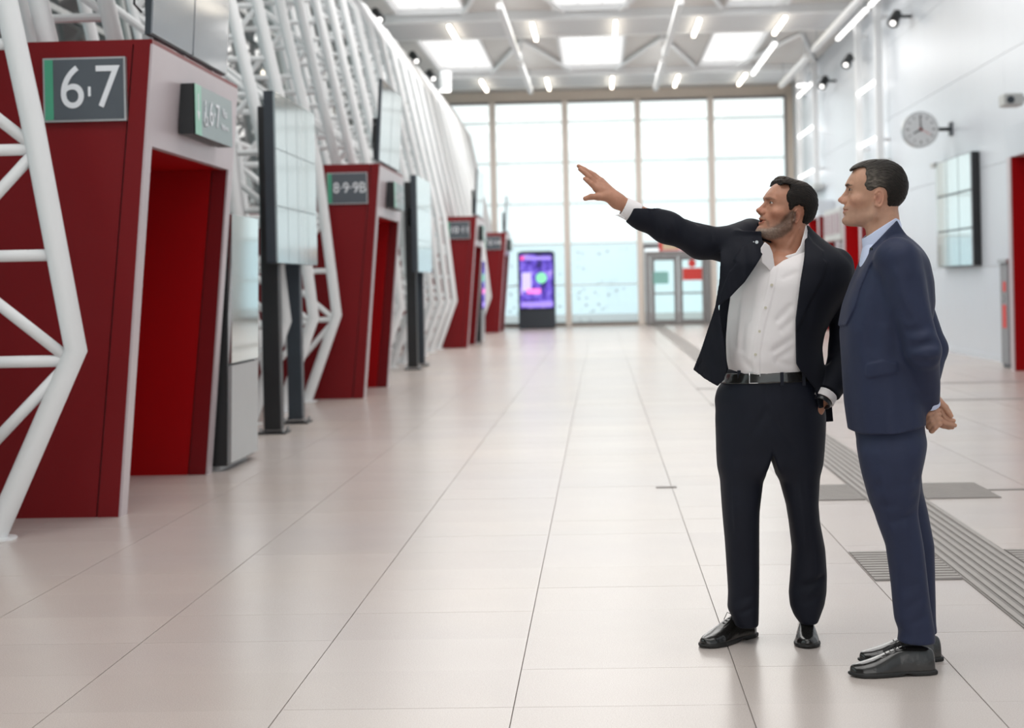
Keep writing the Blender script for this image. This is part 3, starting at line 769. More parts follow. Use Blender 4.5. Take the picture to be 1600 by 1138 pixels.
# digital totem
Yt = 51.0
a_ = U(811, 514, Yt); b_ = U(866, 394, Yt)
tt = empty('digital_totem', ((a_.x + b_.x) / 2, Yt, 0), 'tall black digital advertising totem in front of the far windows', 'display')
x0, x1 = a_.x, b_.x; H = 2.45
MB().box((x0, Yt, .03), (x1, Yt + .25, H)).build('case', M['black'], tt, bevel=.015)
MB().box((x0 + .03, Yt + .02, 0), (x1 - .03, Yt + .23, .04)).build('plinth', M['dark'], tt)
MB().box((x0 + .0, Yt - .012, .05), (x1, Yt, .58)).build('lower_panel', M['dark'], tt)
MB().box((x0 + .1, Yt + .05, H), (x1 - .1, Yt + .2, H + .03)).build('vent', M['dark'], tt)
def screen_mat():
    m = bpy.data.materials.new('totem picture'); m.use_nodes = True; nt = m.node_tree; b = nt.nodes['Principled BSDF']
    t = nt.nodes.new('ShaderNodeTexCoord'); n = nt.nodes.new('ShaderNodeTexNoise'); n.inputs['Scale'].default_value = 3.2; n.inputs['Detail'].default_value = 3
    nt.links.new(t.outputs['Object'], n.inputs[0]); r = nt.nodes.new('ShaderNodeValToRGB'); e = r.color_ramp.elements
    e[0].position = .36; e[0].color = (.012, .004, .10, 1); e[1].position = .7; e[1].color = (.75, .5, .95, 1)
    x = r.color_ramp.elements.new(.48); x.color = (.09, .04, .5, 1); x = r.color_ramp.elements.new(.58); x.color = (.2, .13, .75, 1)
    nt.links.new(n.outputs['Fac'], r.inputs[0]); nt.links.new(r.outputs[0], b.inputs['Emission Color']); b.inputs['Emission Strength'].default_value = 1.0
    b.inputs['Base Color'].default_value = (.02, .02, .05, 1); b.inputs['Roughness'].default_value = .2
    return m
sc_ = MB().box((x0 + .06, Yt - .01, .66), (x1 - .06, Yt, 2.38)).build('screen', screen_mat(), tt)
def em(col): return mat('screen colour', col, .3, emis=col, estr=.9)
xm = (x0 + x1) / 2
MB().tube([(xm + .16, Yt - .018, 1.62), (xm + .16, Yt - .011, 1.62)], .17, 20).build('picture_shape', em((.2, .65, .35)), sc_)
MB().box((x0 + .12, Yt - .016, 1.2), (x0 + .42, Yt - .011, 1.8)).build('picture_shape', em((.5, .45, .95)), sc_)
MB().box((x0 + .28, Yt - .02, 1.12), (x0 + .72, Yt - .012, 1.28)).build('picture_shape', em((.85, .2, .6)), sc_)
MB().box((x0 + .09, Yt - .016, .70), (x1 - .09, Yt - .011, .86)).build('picture_shape', em((.3, .22, .7)), sc_)
MB().box((x0 + .09, Yt - .016, 2.2), (x0 + .2, Yt - .011, 2.32)).build('picture_shape', em((.8, .08, .25)), sc_)
MB().box((x0 + .25, Yt - .016, 2.2), (x1 - .1, Yt - .011, 2.30)).build('picture_shape', em((.3, .22, .7)), sc_)

# ================================================================== PEOPLE
# small implicit-surface toolkit: fields are negative inside; block-sparse surface nets
def mesh_field(fn, lo, hi, h, name='body', col=None, smooth=0):
    B = 8
    lo = np.array(lo, np.float64); hi = np.array(hi, np.float64)
    nb = np.ceil((hi - lo) / (h * B)).astype(int)
    bi = np.stack(np.meshgrid(*[np.arange(n) for n in nb], indexing='ij'), -1).reshape(-1, 3)
    cen = lo + (bi + .5) * h * B
    fc = fn(cen)
    bi = bi[np.abs(fc) < h * B * .87 * 1.35 + .003]
    l9 = np.stack(np.meshgrid(*[np.arange(B + 1)] * 3, indexing='ij'), -1).reshape(-1, 3)
    D = nb * B + 2
    def gid(p): return (p[..., 0] * D[1] + p[..., 1]) * D[2] + p[..., 2]
    Fs = []
    for s in range(0, len(bi), 600):
        P = (lo + ((bi[s:s + 600, None, :] * B + l9[None]) * h)).astype(np.float32)
        Fs.append(fn(P.reshape(-1, 3)).astype(np.float32).reshape(-1, B + 1, B + 1, B + 1))
    Fv = np.concatenate(Fs)
    S = Fv < 0
    corners = [(i, j, k) for i in (0, 1) for j in (0, 1) for k in (0, 1)]
    def sub(A, c): return A[:, c[0]:c[0] + B, c[1]:c[1] + B, c[2]:c[2] + B]
    cnt = sum(sub(S, c).astype(np.int8) for c in corners)
    mask = (cnt > 0) & (cnt < 8)
    w = np.argwhere(mask)
    b = w[:, 0]; L = w[:, 1:]
    acc = np.zeros((len(w), 3)); n = np.zeros(len(w))
    for c in corners:
        for ax in range(3):
            if c[ax]: continue
            d = list(c); d[ax] = 1
            f0 = Fv[b, L[:, 0] + c[0], L[:, 1] + c[1], L[:, 2] + c[2]]
            f1 = Fv[b, L[:, 0] + d[0], L[:, 1] + d[1], L[:, 2] + d[2]]
            x = (f0 < 0) != (f1 < 0)
            t = np.where(x, f0 / np.where(x, f0 - f1, 1), 0)
            p = np.tile(np.array(c, float), (len(w), 1)); p[:, ax] += t
            acc[x] += p[x]; n[x] += 1
    G = bi[b] * B + L
    V = lo + (G + acc / n[:, None]) * h
    ids = gid(G); order = np.argsort(ids); sid = ids[order]
    quads = []
    for ax in range(3):
        sl0 = [slice(None)] + [slice(0, B)] * 3; sl1 = list(sl0); sl1[ax + 1] = slice(1, B + 1)
        s0 = S[tuple(sl0)]; s1 = S[tuple(sl1)]
        e = np.argwhere(s0 != s1)
        if len(e) == 0: continue
        g = bi[e[:, 0]] * B + e[:, 1:]
        inside0 = s0[e[:, 0], e[:, 1], e[:, 2], e[:, 3]]
        bb, cc = (ax + 1) % 3, (ax + 2) % 3
        idx = []; ok = np.ones(len(e), bool)
        for (ob, oc) in ((0, 0), (-1, 0), (-1, -1), (0, -1)):
            q = g.copy(); q[:, bb] += ob; q[:, cc] += oc
            k = gid(q); pos = np.clip(np.searchsorted(sid, k), 0, len(sid) - 1)
            ok &= sid[pos] == k
            idx.append(order[pos])
        idx = np.stack(idx, 1)
        idx[~inside0] = idx[~inside0][:, ::-1]
        quads.append(idx[ok])
    Q = np.concatenate(quads)
    if smooth:
        e0 = Q.ravel(); e1 = np.roll(Q, -1, 1).ravel(); nv = len(V)
        dg = np.bincount(e0, minlength=nv) + np.bincount(e1, minlength=nv)
        for it in range(smooth):
            A = np.stack([np.bincount(e0, V[e1, c], nv) + np.bincount(e1, V[e0, c], nv) for c in range(3)], 1) / np.maximum(dg, 1)[:, None]
            V = V + .6 * (A - V)
    me = bpy.data.meshes.new(name)
    me.vertices.add(len(V)); me.vertices.foreach_set('co', V.ravel())
    me.loops.add(Q.size); me.loops.foreach_set('vertex_index', Q.ravel().astype(np.int32))
    me.polygons.add(len(Q)); me.polygons.foreach_set('loop_start', (np.arange(len(Q)) * 4).astype(np.int32))
    me.update(); me.validate()
    if col is not None:
        C = col(V)
        a = me.color_attributes.new('Col', 'FLOAT_COLOR', 'POINT')
        a.data.foreach_set('color', np.concatenate([C, np.ones((len(C), 1))], 1).ravel())
    return me

def field_part(fn, lo, hi, h, name, m, parent, col=None, smooth=1):
    a, b = np.minimum(lo, hi), np.maximum(lo, hi)
    return link(name, mesh_field(fn, a, b, h, name, col, smooth), m, parent, smooth=True)

def V3(p): return np.array([p[0], p[1], p[2]], np.float32)
def rcone(P, a, b, ra, rb):
    a, b = V3(a), V3(b); d = b - a; L2 = max(d @ d, 1e-9)
    t = np.clip(((P - a) @ d) / L2, 0, 1)
    return np.linalg.norm(P - a - t[:, None] * d, axis=1) - (ra + (rb - ra) * t)
def chain(P, pts, k=.01):
    f = None
    for (p, r), (q, s) in zip(pts, pts[1:]):
        g = rcone(P, p, q, r, s); f = g if f is None else smin(f, g, k)
    return f
def smin(a, b, k):
    h = np.clip(.5 + .5 * (b - a) / k, 0, 1); return b + (a - b) * h - k * h * (1 - h)
def smax(a, b, k): return -smin(-a, -b, k)
def ell(P, c, r, Mx=None):
    q = P - V3(c)
    if Mx is not None: q = q @ Mx
    r = np.array(r, float); k0 = np.linalg.norm(q / r, axis=1); k1 = np.linalg.norm(q / (r * r), axis=1)
    return k0 * (k0 - 1) / np.maximum(k1, 1e-9)
def poly2(X, Z, pts):
    """signed distance to a 2-D polygon"""
    d = np.full(len(X), 1e9); s = np.ones(len(X)); n = len(pts)
    j = n - 1
    for i in range(n):
        ex, ez = pts[j][0] - pts[i][0], pts[j][1] - pts[i][1]
        wx_, wz = X - pts[i][0], Z - pts[i][1]
        t = np.clip((wx_ * ex + wz * ez) / max(ex * ex + ez * ez, 1e-12), 0, 1)
        d = np.minimum(d, (wx_ - ex * t) ** 2 + (wz - ez * t) ** 2)
        c1 = Z >= pts[i][1]; c2 = Z < pts[j][1]; c3 = ex * wz > ez * wx_
        fl = (c1 & c2 & c3) | (~c1 & ~c2 & ~c3)
        s = np.where(fl, -s, s); j = i
    return s * np.sqrt(d)
def groove(P, a, b, w, amp):
    """soft valley (amp>0) or ridge (amp<0) along a segment"""
    a, b = V3(a), V3(b); d = b - a; t = np.clip(((P - a) @ d) / (d @ d), 0, 1)
    r2 = ((P - a - t[:, None] * d) ** 2).sum(1)
    return amp * np.exp(-r2 / (w * w)).astype(np.float32)
def lift(t, pl, amt, w=.007):
    """raise the surface by amt inside a 2-D outline"""
    return t - amt * np.clip(.5 - pl / w, 0, 1)
class Stack:
    """horizontal superellipse sections traced row by row: rows = (photo y, x left, x right, y centre, half depth[, exponent])"""
    def __init__(s, rows, sm=.012):
        T = []
        for r in rows:
            py, xl, xr, yc, hy = r[:5]; n = r[5] if len(r) > 5 else 2.3
            a = U(xl, py, yc); b = U(xr, py, yc)
            T.append(((a.z + b.z) / 2, (a.x + b.x) / 2, (b.x - a.x) / 2, yc, hy, n))
        T = np.array(sorted(T)); s.z0, s.z1 = T[0, 0], T[-1, 0]
        s.z = np.linspace(s.z0, s.z1, 240); dz = s.z[1] - s.z[0]
        k = max(1, int(sm * 3 / dz)); g = np.exp(-.5 * ((np.arange(-k, k + 1) * dz) / sm) ** 2); g /= g.sum()
        s.c = []
        for i in range(1, 6):
            v = np.interp(s.z, T[:, 0], T[:, i])
            pad = np.concatenate([2 * v[0] - v[1:k + 1][::-1], v, 2 * v[-1] - v[-k - 1:-1][::-1]])
            s.c.append(np.convolve(pad, g, 'valid'))
    def __call__(s, P, grow=0, zlo=None, zhi=None, klo=.008, khi=.008):
        xc, a, yc, b, n = [np.interp(P[:, 2], s.z, c) for c in s.c]
        a = a + grow; b = b + grow
        f = ((np.abs((P[:, 0] - xc) / a) ** n + np.abs((P[:, 1] - yc) / b) ** n) ** (1 / n) - 1) * np.minimum(a, b)
        zl = s.z0 if zlo is None else zlo; zh = s.z1 if zhi is None else zhi
        return smax(smax(f, zl - P[:, 2], klo), P[:, 2] - zh, khi)
    def front(s, x, z):
        xc, a, yc, b, n = [np.interp(z, s.z, c) for c in s.c]
        return yc - b * max(0, 1 - abs((x - xc) / a) ** n) ** (1 / n)
def W(px, py, y): return V3(U(px, py, y))
def wp(pts, y): return [(U(a, b, y).x, U(a, b, y).z) for a, b in pts]
def near(P, c, r, fn):
    d = np.linalg.norm(P - V3(c), axis=1) - r
    out = d + .02; m = d < .03
    if m.any(): out[m] = fn(P[m])
    return out
def wob(P, f=40., seed=0.):
    x, y, z = P[:, 0] * f + seed, P[:, 1] * f * 1.13 + seed * 2, P[:, 2] * f * .91
    return (np.sin(x + 1.3 * np.sin(y * .7 + z * .5)) + np.sin(y * 1.3 + 1.1 * np.sin(z * .8 + x * .4)) + np.sin(z * 1.2 + 1.2 * np.sin(x * .9))) / 3

# ---------------------------------------------------------------- materials for people
def attr_mat(name, rough, sss=0, noise=.06, nscale=60, bump=.1, bscale=250, spec=.4, stretch=(1, 1, 1)):
    m = bpy.data.materials.new(name); m.use_nodes = True; nt = m.node_tree; b = nt.nodes['Principled BSDF']
    at = nt.nodes.new('ShaderNodeAttribute'); at.attribute_name = 'Col'
    tcn = nt.nodes.new('ShaderNodeTexCoord'); mp = nt.nodes.new('ShaderNodeMapping'); mp.inputs['Scale'].default_value = stretch
    nt.links.new(tcn.outputs['Object'], mp.inputs[0])
    n = nt.nodes.new('ShaderNodeTexNoise'); n.inputs['Scale'].default_value = nscale; n.inputs['Detail'].default_value = 5
    nt.links.new(mp.outputs[0], n.inputs[0])
    mr = nt.nodes.new('ShaderNodeMapRange'); mr.inputs[1].default_value = .3; mr.inputs[2].default_value = .7; mr.inputs[3].default_value = 1 - noise; mr.inputs[4].default_value = 1 + noise
    nt.links.new(n.outputs['Fac'], mr.inputs[0])
    v = nt.nodes.new('ShaderNodeVectorMath'); v.operation = 'SCALE'
    nt.links.new(at.outputs['Color'], v.inputs[0]); nt.links.new(mr.outputs[0], v.inputs['Scale'])
    nt.links.new(v.outputs[0], b.inputs['Base Color'])
    b.inputs['Roughness'].default_value = rough; b.inputs['Specular IOR Level'].default_value = spec
    if sss:
        b.inputs['Subsurface Weight'].default_value = sss; b.inputs['Subsurface Radius'].default_value = (.01, .004, .002); b.inputs['Subsurface Scale'].default_value = .6
    n2 = nt.nodes.new('ShaderNodeTexNoise'); n2.inputs['Scale'].default_value = bscale
    nt.links.new(mp.outputs[0], n2.inputs[0])
    bp = nt.nodes.new('ShaderNodeBump'); bp.inputs['Strength'].default_value = bump; bp.inputs['Distance'].default_value = .002
    nt.links.new(n2.outputs['Fac'], bp.inputs['Height']); nt.links.new(bp.outputs[0], b.inputs['Normal'])
    return m
M['skin'] = attr_mat('skin', .45, sss=.12)
M['hair'] = attr_mat('hair', .55, spec=.22, noise=.5, nscale=170, bump=.7, bscale=220, stretch=(.35, 1, .8))
M['suit1'] = mat('black navy wool', (.0055, .0065, .0125), .7, spec=.22, noise=.12, nscale=30, bump=.1, bscale=14, sheen=.02)
M['trou1'] = mat('dark navy wool', (.0060, .0078, .0165), .65, spec=.28, noise=.12, nscale=30, bump=.1, bscale=14, sheen=.04)
M['suit2'] = mat('navy blue wool', (.019, .0255, .060), .6, spec=.3, noise=.1, nscale=30, bump=.1, bscale=14, sheen=.06)
M['shirt1'] = mat('white cotton', (.80, .76, .76), .7, noise=.02, bump=.15, bscale=18)
M['shirt2'] = mat('pale blue cotton', (.60, .66, .86), .7, noise=.02)
M['leather'] = mat('black polished leather', (.012, .011, .010), .22, spec=.6, noise=.2, bump=.1, bscale=60, coat=.5)
M['sole'] = mat('black sole', (.012, .012, .012), .5)
M['button_w'] = mat('pearl button', (.62, .58, .46), .35)
M['button_d'] = mat('dark button', (.015, .016, .02), .3)
M['steel'] = mat('polished steel', (.65, .65, .66), .2, metal=.9)
M['eye_white'] = mat('eye white', (.50, .46, .44), .15, spec=.6)
M['iris'] = mat('iris brown', (.06, .035, .02), .15, spec=.6)

# ---------------------------------------------------------------- head (local frame: F forward, S sideways, U up; origin between the ears)
PROF_F = [(-.098, .070), (-.092, .106), (-.085, .1175), (-.074, .1240), (-.060, .1225), (-.050, .1230), (-.034, .1235), (-.020, .1215), (-.008, .114), (.02, .105), (.036, .1045), (.050, .112), (.069, .1105), (.09, .104), (.105, .096), (.115, .086), (.125, .066), (.132, .042), (.137, 0)]
PROF_B = [(-.098, .0), (-.07, -.01), (-.05, -.03), (-.03, -.062), (-.01, -.078), (.02, -.090), (.05, -.094), (.08, -.088), (.10, -.074), (.12, -.048), (.13, -.025), (.137, 0)]
PROF_W = [(-.098, .018), (-.088, .030), (-.075, .040), (-.06, .047), (-.04, .054), (-.02, .0605), (.0, .066), (.02, .069), (.045, .0715), (.07, .0725), (.09, .069), (.11, .057), (.125, .038), (.137, .008)]
def tabs(T, u):
    T = np.array(T); z = np.linspace(T[0, 0], T[-1, 0], 200); v = np.interp(z, T[:, 0], T[:, 1]); dz = z[1] - z[0]
    k = 8; g = np.exp(-.5 * (np.arange(-k, k + 1) * dz / .0035) ** 2); g /= g.sum()
    pad = np.concatenate([2 * v[0] - v[1:k + 1][::-1], v, 2 * v[-1] - v[-k - 1:-1][::-1]])
    return np.interp(u, z, np.convolve(pad, g, 'valid'))
def cranium(q, grow=0):
    Fq, S, Uq = q[:, 0], np.abs(q[:, 1]), q[:, 2]
    xf, xb, w = tabs(PROF_F, Uq) + grow, tabs(PROF_B, Uq) - grow, tabs(PROF_W, Uq) + grow
    c = np.interp(Uq, [-.1, -.06, -.02, .03, .137], [.02, .02, .0, -.005, -.004])
    af = np.maximum(xf - c, .004); ab = np.maximum(c - xb, .004); w = np.maximum(w, .004)
    front = Fq > c
    a = np.where(front, af, ab); n = np.where(front, 2.15, 2.1)
    f = ((np.abs((Fq - c) / a) ** n + (S / w) ** n) ** (1 / n) - 1) * np.minimum(a, w)
    f = smax(smax(f, Uq - .088 - grow, .03), -.098 - grow - Uq, .01)
    rr = np.array((.099, .0735, .083)) + grow; e = np.abs(np.stack([Fq - .003, S, Uq - .054], 1)) / rr
    k0 = (e ** 2.35).sum(1) ** (1 / 2.35)
    return smin(f, (k0 - 1) * rr[1] * 1.03, .012)
def head_field(q, opt):
    q = q / opt.get('scale', 1.0)
    S = q[:, 1]; A = q.copy(); A[:, 1] = np.abs(S)
    f = cranium(q)
    E = lambda c, r: ell(A, c, r)
    # jaw, cheekbones, chin, brow
    f = smin(f, rcone(A, (.092, .014, -.072), (.016, .052, -.058), .0160, .013), .02)
    f = smin(f, rcone(A, (.016, .052, -.058), (.004, .062, -.012), .013, .012), .02)
    f = smin(f, E((.070, .050, -.001), (.024, .017, .016)), .022)
    f = smin(f, ell(q, (.107, 0, -.074), (.0185, .020, .014)), .014)
    f = smin(f, rcone(A, (.108, .010, .0495), (.092, .042, .0525), .0078, .0065), .012)
    # eye sockets
    f = smax(f, -E((.113, .030, .036), (.018, .0165, .0125)), .012)
    f = smax(f, -E((.112, .010, .036), (.010, .008, .012)), .012)
    # eyeball bulge with lids and slit
    eye = np.linalg.norm(A - np.array((.0885, .0315, .0355)), axis=1)
    lid = eye - .0136
    slit = np.abs(A[:, 2] - .0350 - .0022 * np.cos((A[:, 1] - .0315) * 120)) - .0030 * opt.get('slit', 1.) * np.clip(1 - ((A[:, 1] - .0320) / .0135) ** 2, 0, 1)
    f = smin(f, lid, .004)
    f = np.maximum(f, -np.maximum(np.maximum(slit, eye - .0150), .0925 - A[:, 0]))
    f = f + groove(A, (.100, .020, .047), (.094, .042, .045), .0025, .0012)
    # nose
    f = smin(f, rcone(q, (.106, 0, .036), (.1290, 0, .004), .0066, .0088), .010)
    f = smin(f, ell(q, (.1300, 0, .0015), (.0125, .0100, .0090)), .008)
    f = smin(f, E((.1120, .0085, .000), (.012, .0095, .012)), .008)
    f = smin(f, E((.1180, .0118, -.0062), (.0105, .0064, .0070)), .006)
    f = smin(f, rcone(q, (.112, 0, -.012), (.128, 0, -.008), .0045, .0045), .004)
    f = smax(f, -E((.1225, .0062, -.0140), (.0055, .0032, .0036)), .002)
    f = f + groove(A, (.115, .016, -.012), (.106, .024, -.035), .0045, .0016)      # nasolabial fold
    f = f + groove(A, (.1050, .0185, -.004), (.114, .0175, -.011), .003, .0014)
    # lips
    op = opt.get('open', 0.0)
    f = smin(f, rcone(A, (.1205, .004, -.0300), (.1075, .023, -.0350), .0042, .0024), .005)
    f = smin(f, rcone(A, (.1190, .000, -.0430 - op), (.1065, .022, -.0370 - op * .4), .0052, .0024), .005)
    f = f + groove(A, (.1255, .0, -.0352), (.1245, .012, -.0350), .0024, .0030) + groove(A, (.1245, .008, -.0352), (.107, .025, -.0360), .0028, .0034)
    if op: f = smax(f, -ell(q, (.122, 0, -.0365 - op / 2), (.016, .015, .0025 + op / 2)), .002)
    f = f + groove(A, (.124, 0, -.058), (.114, .014, -.056), .006, .0018) + groove(A, (.1255, .0, -.016), (.1255, .0, -.026), .0028, .0010)
    # ear
    t = math.radians(opt.get('earflare', 20))
    R_ = np.array([[math.cos(t), -math.sin(t), 0], [math.sin(t), math.cos(t), 0], [0, 0, 1]])
    tz = math.radians(-10)
    R2 = np.array([[math.cos(tz), 0, math.sin(tz)], [0, 1, 0], [-math.sin(tz), 0, math.cos(tz)]])
    def ear(e):
        e = (e - np.array(opt.get('earpos', (.001, .0720, .001)))) @ R_ @ R2 / opt.get('earsize', 1.0)
        x, y, z = e[:, 0] + .008 * np.clip(-e[:, 2] / .03, 0, 1), e[:, 1], e[:, 2]
        wdt = .0195 - .005 * np.clip(-z / .03, 0, 1)
        r = np.sqrt((x / wdt) ** 2 + (z / .032) ** 2)
        plate = np.maximum((r - 1) * .015, np.abs(y) - .0034)
        rim = np.sqrt(((r - .90) * .0155) ** 2 + (y - .0042) ** 2) - .0038
        rim = np.where((x > .006) & (z < .012), rim + .003 + .1 * np.minimum(x - .006, .012 - z), rim)
        anti = np.sqrt(((r - .55) * .0175) ** 2 + (y - .0030) ** 2) - .0030
        anti = np.where(x > .002, anti + .002, anti)
        lobe = ell(e, (-.001 + .004, .0005, -.0275), (.0085, .0045, .0080))
        trag = ell(e, (.0125, .003, -.004), (.004, .0035, .0055))
        g = smin(smin(smin(smin(plate, rim, .003), anti, .003), lobe, .005), trag, .004)
        bowl = ell(e, (.003, .006, -.004), (.0085, .0078, .0120))
        g = g + .0022 * np.exp(-(((r - .73) / .10) ** 2)) * (y > 0) * (x < .008)
        return smax(g, -bowl, .002)
    f = smin(f, near(A, (-.0, .074, 0), .048, ear), .006)
    if 'extra' in opt: f = opt['extra'](f, q, A)
    return f * opt.get('scale', 1.0)

class Head:
    def __init__(s, o, yaw, tilt, opt):
        c, n = math.cos(yaw), math.sin(yaw)
        Fv = np.array((-c * math.cos(tilt), -n * math.cos(tilt), math.sin(tilt))); Sv = np.array((n, -c, 0.0)); Sv -= Fv * (Fv @ Sv); Sv /= np.linalg.norm(Sv)
        Uv = np.cross(Fv, Sv); 
        if Uv[2] < 0: Uv = -Uv
        s.B = np.stack([Fv, Sv, Uv], 1); s.o = V3(o); s.opt = opt; s.sc = opt.get('scale', 1.0)
    def loc(s, P): return (P - s.o) @ s.B
    def w(s, q): return s.o + s.B @ (np.array(q, float) * s.sc)
    def field(s, P): return near(P, s.w((.01, 0, .01)), .165, lambda Q: head_field(s.loc(Q), s.opt))

def eyes(h, parent, gaze=0.):
    for sd in (1, -1):
        c = h.w((.0885, sd * .0315, .0355))
        bm = bmesh.new(); bmesh.ops.create_uvsphere(bm, u_segments=20, v_segments=12, radius=.0126 * h.sc)
        me = bpy.data.meshes.new('eye'); bm.to_mesh(me); bm.free(); me.transform(Matrix.Translation(c))
        e = link('eye', me, M['eye_white'], parent, True)
        d = h.B @ np.array((math.cos(.25), -sd * .05 + gaze, .12)); d /= np.linalg.norm(d)
        MB().tube([c + d * .0112 * h.sc, c + d * .0131 * h.sc], .0055 * h.sc, 16, rs=[.0064 * h.sc, .0050 * h.sc]).build('iris', M['iris'], e)

def skin_color(h, base, beard=None, extra=None):
    base = np.array(base)
    def col(P):
        C = np.tile(base, (len(P), 1)) * (1 + .05 * wob(P, 60)[:, None])
        q = h.loc(P) / h.sc; A = q.copy(); A[:, 1] = np.abs(A[:, 1])
        inh = (np.linalg.norm(q, axis=1) < .18)
        def blend(wt, c):
            nonlocal C
            wt = np.clip(wt, 0, 1)[:, None] * inh[:, None]; C = C * (1 - wt) + np.array(c) * wt
        g = lambda c, r: np.exp(-(((A - np.array(c)) / np.array(r)) ** 2).sum(1))
        blend(.35 * g((.09, .045, -.01), (.03, .03, .022)), base * np.array((1.08, .72, .70)))
        blend(.45 * g((.13, 0, 0), (.02, .02, .014)), base * np.array((1.1, .72, .68)))
        blend(.35 * g((-.01, .08, 0), (.03, .02, .04)), base * np.array((1.1, .70, .66)))
        op = h.opt.get('open', 0)
        blend(1.0 * ((A[:, 1] < .024) & (np.abs(A[:, 2] + .037 + op / 2) < .0095 + op / 2 - A[:, 1] * .28) & (A[:, 0] > .1)), base * np.array((.88, .60, .58)))
        # brows
        opt_bz = .0515
        bz = opt_bz - .10 * (A[:, 1] - .026) ** 2 * 60 * .1
        tp_ = np.clip((.052 - A[:, 1]) / .03, 0, 1) ** .6
        bw = ((A[:, 1] > .009) & (A[:, 0] > .06)) * np.clip(1.5 - np.abs(A[:, 2] - bz + .001 - .004 * np.exp(-((A[:, 1] - .034) / .012) ** 2)) / (.0048 * tp_ + .0003), 0, 1) * (tp_ > 0) * (1 + .3 * wob(q, 600))
        blend(bw * h.opt.get('brow', .85), (.035, .024, .018))
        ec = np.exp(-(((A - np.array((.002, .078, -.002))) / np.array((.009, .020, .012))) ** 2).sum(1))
        blend(.75 * ec, base * np.array((.62, .42, .40)))  # ear hollow: its shade put into the skin colour as a darker red
        # eyelid line and shadow tint of the lid skin
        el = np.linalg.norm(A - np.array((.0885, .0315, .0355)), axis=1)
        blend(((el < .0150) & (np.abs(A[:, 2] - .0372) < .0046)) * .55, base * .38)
        if op: blend(((A[:, 1] < .016) & (np.abs(A[:, 2] + .0365 + op / 2) < op / 2 + .0012) & (A[:, 0] > .09) & (A[:, 0] < .1165)) * 1., (.10, .03, .025))
        if beard is not None:
            wt, bc = beard(q, A); blend(wt, bc) if np.ndim(bc) == 1 else None
            if np.ndim(bc) == 2:
                wt = (np.clip(wt, 0, 1) * inh)[:, None]; C = C * (1 - wt) + bc * wt
        return np.clip(C, 0, 1)
    return col

# ---------------------------------------------------------------- shoes
def shoe(heel, toe, person, L=None, open_lace=True):
    """heel, toe: world floor points"""
    heel, toe = V3(heel), V3(toe); d = toe - heel; L = np.linalg.norm(d); d /= L; sd = np.array((-d[1], d[0], 0)); k = L / .30
    def loc(P):
        r = P - heel; return np.stack([r @ d, r @ sd, P[:, 2]], 1) / k
    lt = [0, .03, .08, .13, .18, .22, .26, .285, .30]
    wt = [.022, .033, .033, .034, .042, .046, .040, .026, .006]
    ht = [.080, .094, .100, .094, .072, .056, .046, .040, .034]
    wt = [v * 1.08 for v in wt]
    ll = np.linspace(0, .30, 121); kk = np.exp(-.5 * (np.arange(-16, 17) / 6.) ** 2); kk /= kk.sum()
    sm_ = lambda t: np.convolve(np.concatenate([2 * t[0] - t[1:17][::-1], t, 2 * t[-1] - t[-17:-1][::-1]]), kk, 'valid')
    hts = sm_(np.interp(ll, lt, ht)); ht = list(np.interp(lt, ll, hts))
    def outline(l, g=0): return np.interp(l, lt, wt) + g
    def up(P):
        q = loc(P); l, w, z = q[:, 0], q[:, 1], q[:, 2]
        a = np.maximum(outline(np.clip(l, 0, .3)), .004); b = np.interp(l, ll, hts)
        f = ((np.abs(w / a) ** 2.6 + np.abs(np.maximum(z, 0) / b) ** 2.6) ** (1 / 2.6) - 1) * np.minimum(a, b)
        f = np.maximum(f, .014 - z); f = smax(f, l - .298, .01); f = smax(f, .002 - l, .012)
        f += groove(q, (.222, -.05, .06), (.222, .05, .06), .0016, .0016) + groove(q, (.222, -.05, .03), (.222, .05, .03), .002, .0012)
        f += .0012 * np.exp(-((np.abs(w) - .017) / .0014) ** 2) * ((l > .10) & (l < .19) & (z > .05))
        return f * k
    def so(P):
        q = loc(P); l, w, z = q[:, 0], q[:, 1], q[:, 2]
        a = np.maximum(outline(np.clip(l, 0, .3), .0035), .006)
        f = np.maximum(np.abs(w) - a, np.maximum(l - .303, -.003 - l))
        zb = np.where(l < .082, 0.0, .0 + .006 * np.clip((l - .27) / .03, 0, 1) + .009 * np.clip(1 - np.abs(l - .105) / .03, 0, 1))
        return smax(f, np.maximum(z - .0165, zb + .0008 - z), .003) * k
    lo = np.minimum(heel, toe) - .07; hi = np.maximum(heel, toe) + .07; lo[2] = -.012; hi[2] = .125
    s = field_part(up, lo, hi, .0028, 'shoe', M['leather'], person)
    hi2 = hi.copy(); hi2[2] = .03
    field_part(so, lo, hi2, .0028, 'sole', M['sole'], s)
    lc = MB()
    for i in range(5):
        l = .108 + i * .016; z = np.interp(l, lt, ht) * k
        p = lambda w_, dl=0, dz=0: heel + (d * (l + dl) + sd * w_) * k + np.array((0, 0, z + dz))
        lc.tube([p(-.016, -.004, -.004), p(0, .002, .002), p(.016, -.002, -.004)], .0017, 6)
    l = .108; z = np.interp(l, lt, ht) * k
    lc.tube([p(0, .0, .002) * 0 + heel + d * .108 * k + np.array((0, 0, z)), heel + d * .125 * k + sd * .015 + np.array((0, 0, z + .018)), heel + d * .14 * k + sd * .006 + np.array((0, 0, z - .006))], .0016, 6)
    lc.tube([heel + d * .108 * k + np.array((0, 0, z)), heel + d * .128 * k - sd * .02 + np.array((0, 0, z + .012)), heel + d * .15 * k - sd * .018 + np.array((0, 0, z - .012))], .0016, 6)
    lc.build('laces', M['sole'], s)
    return s

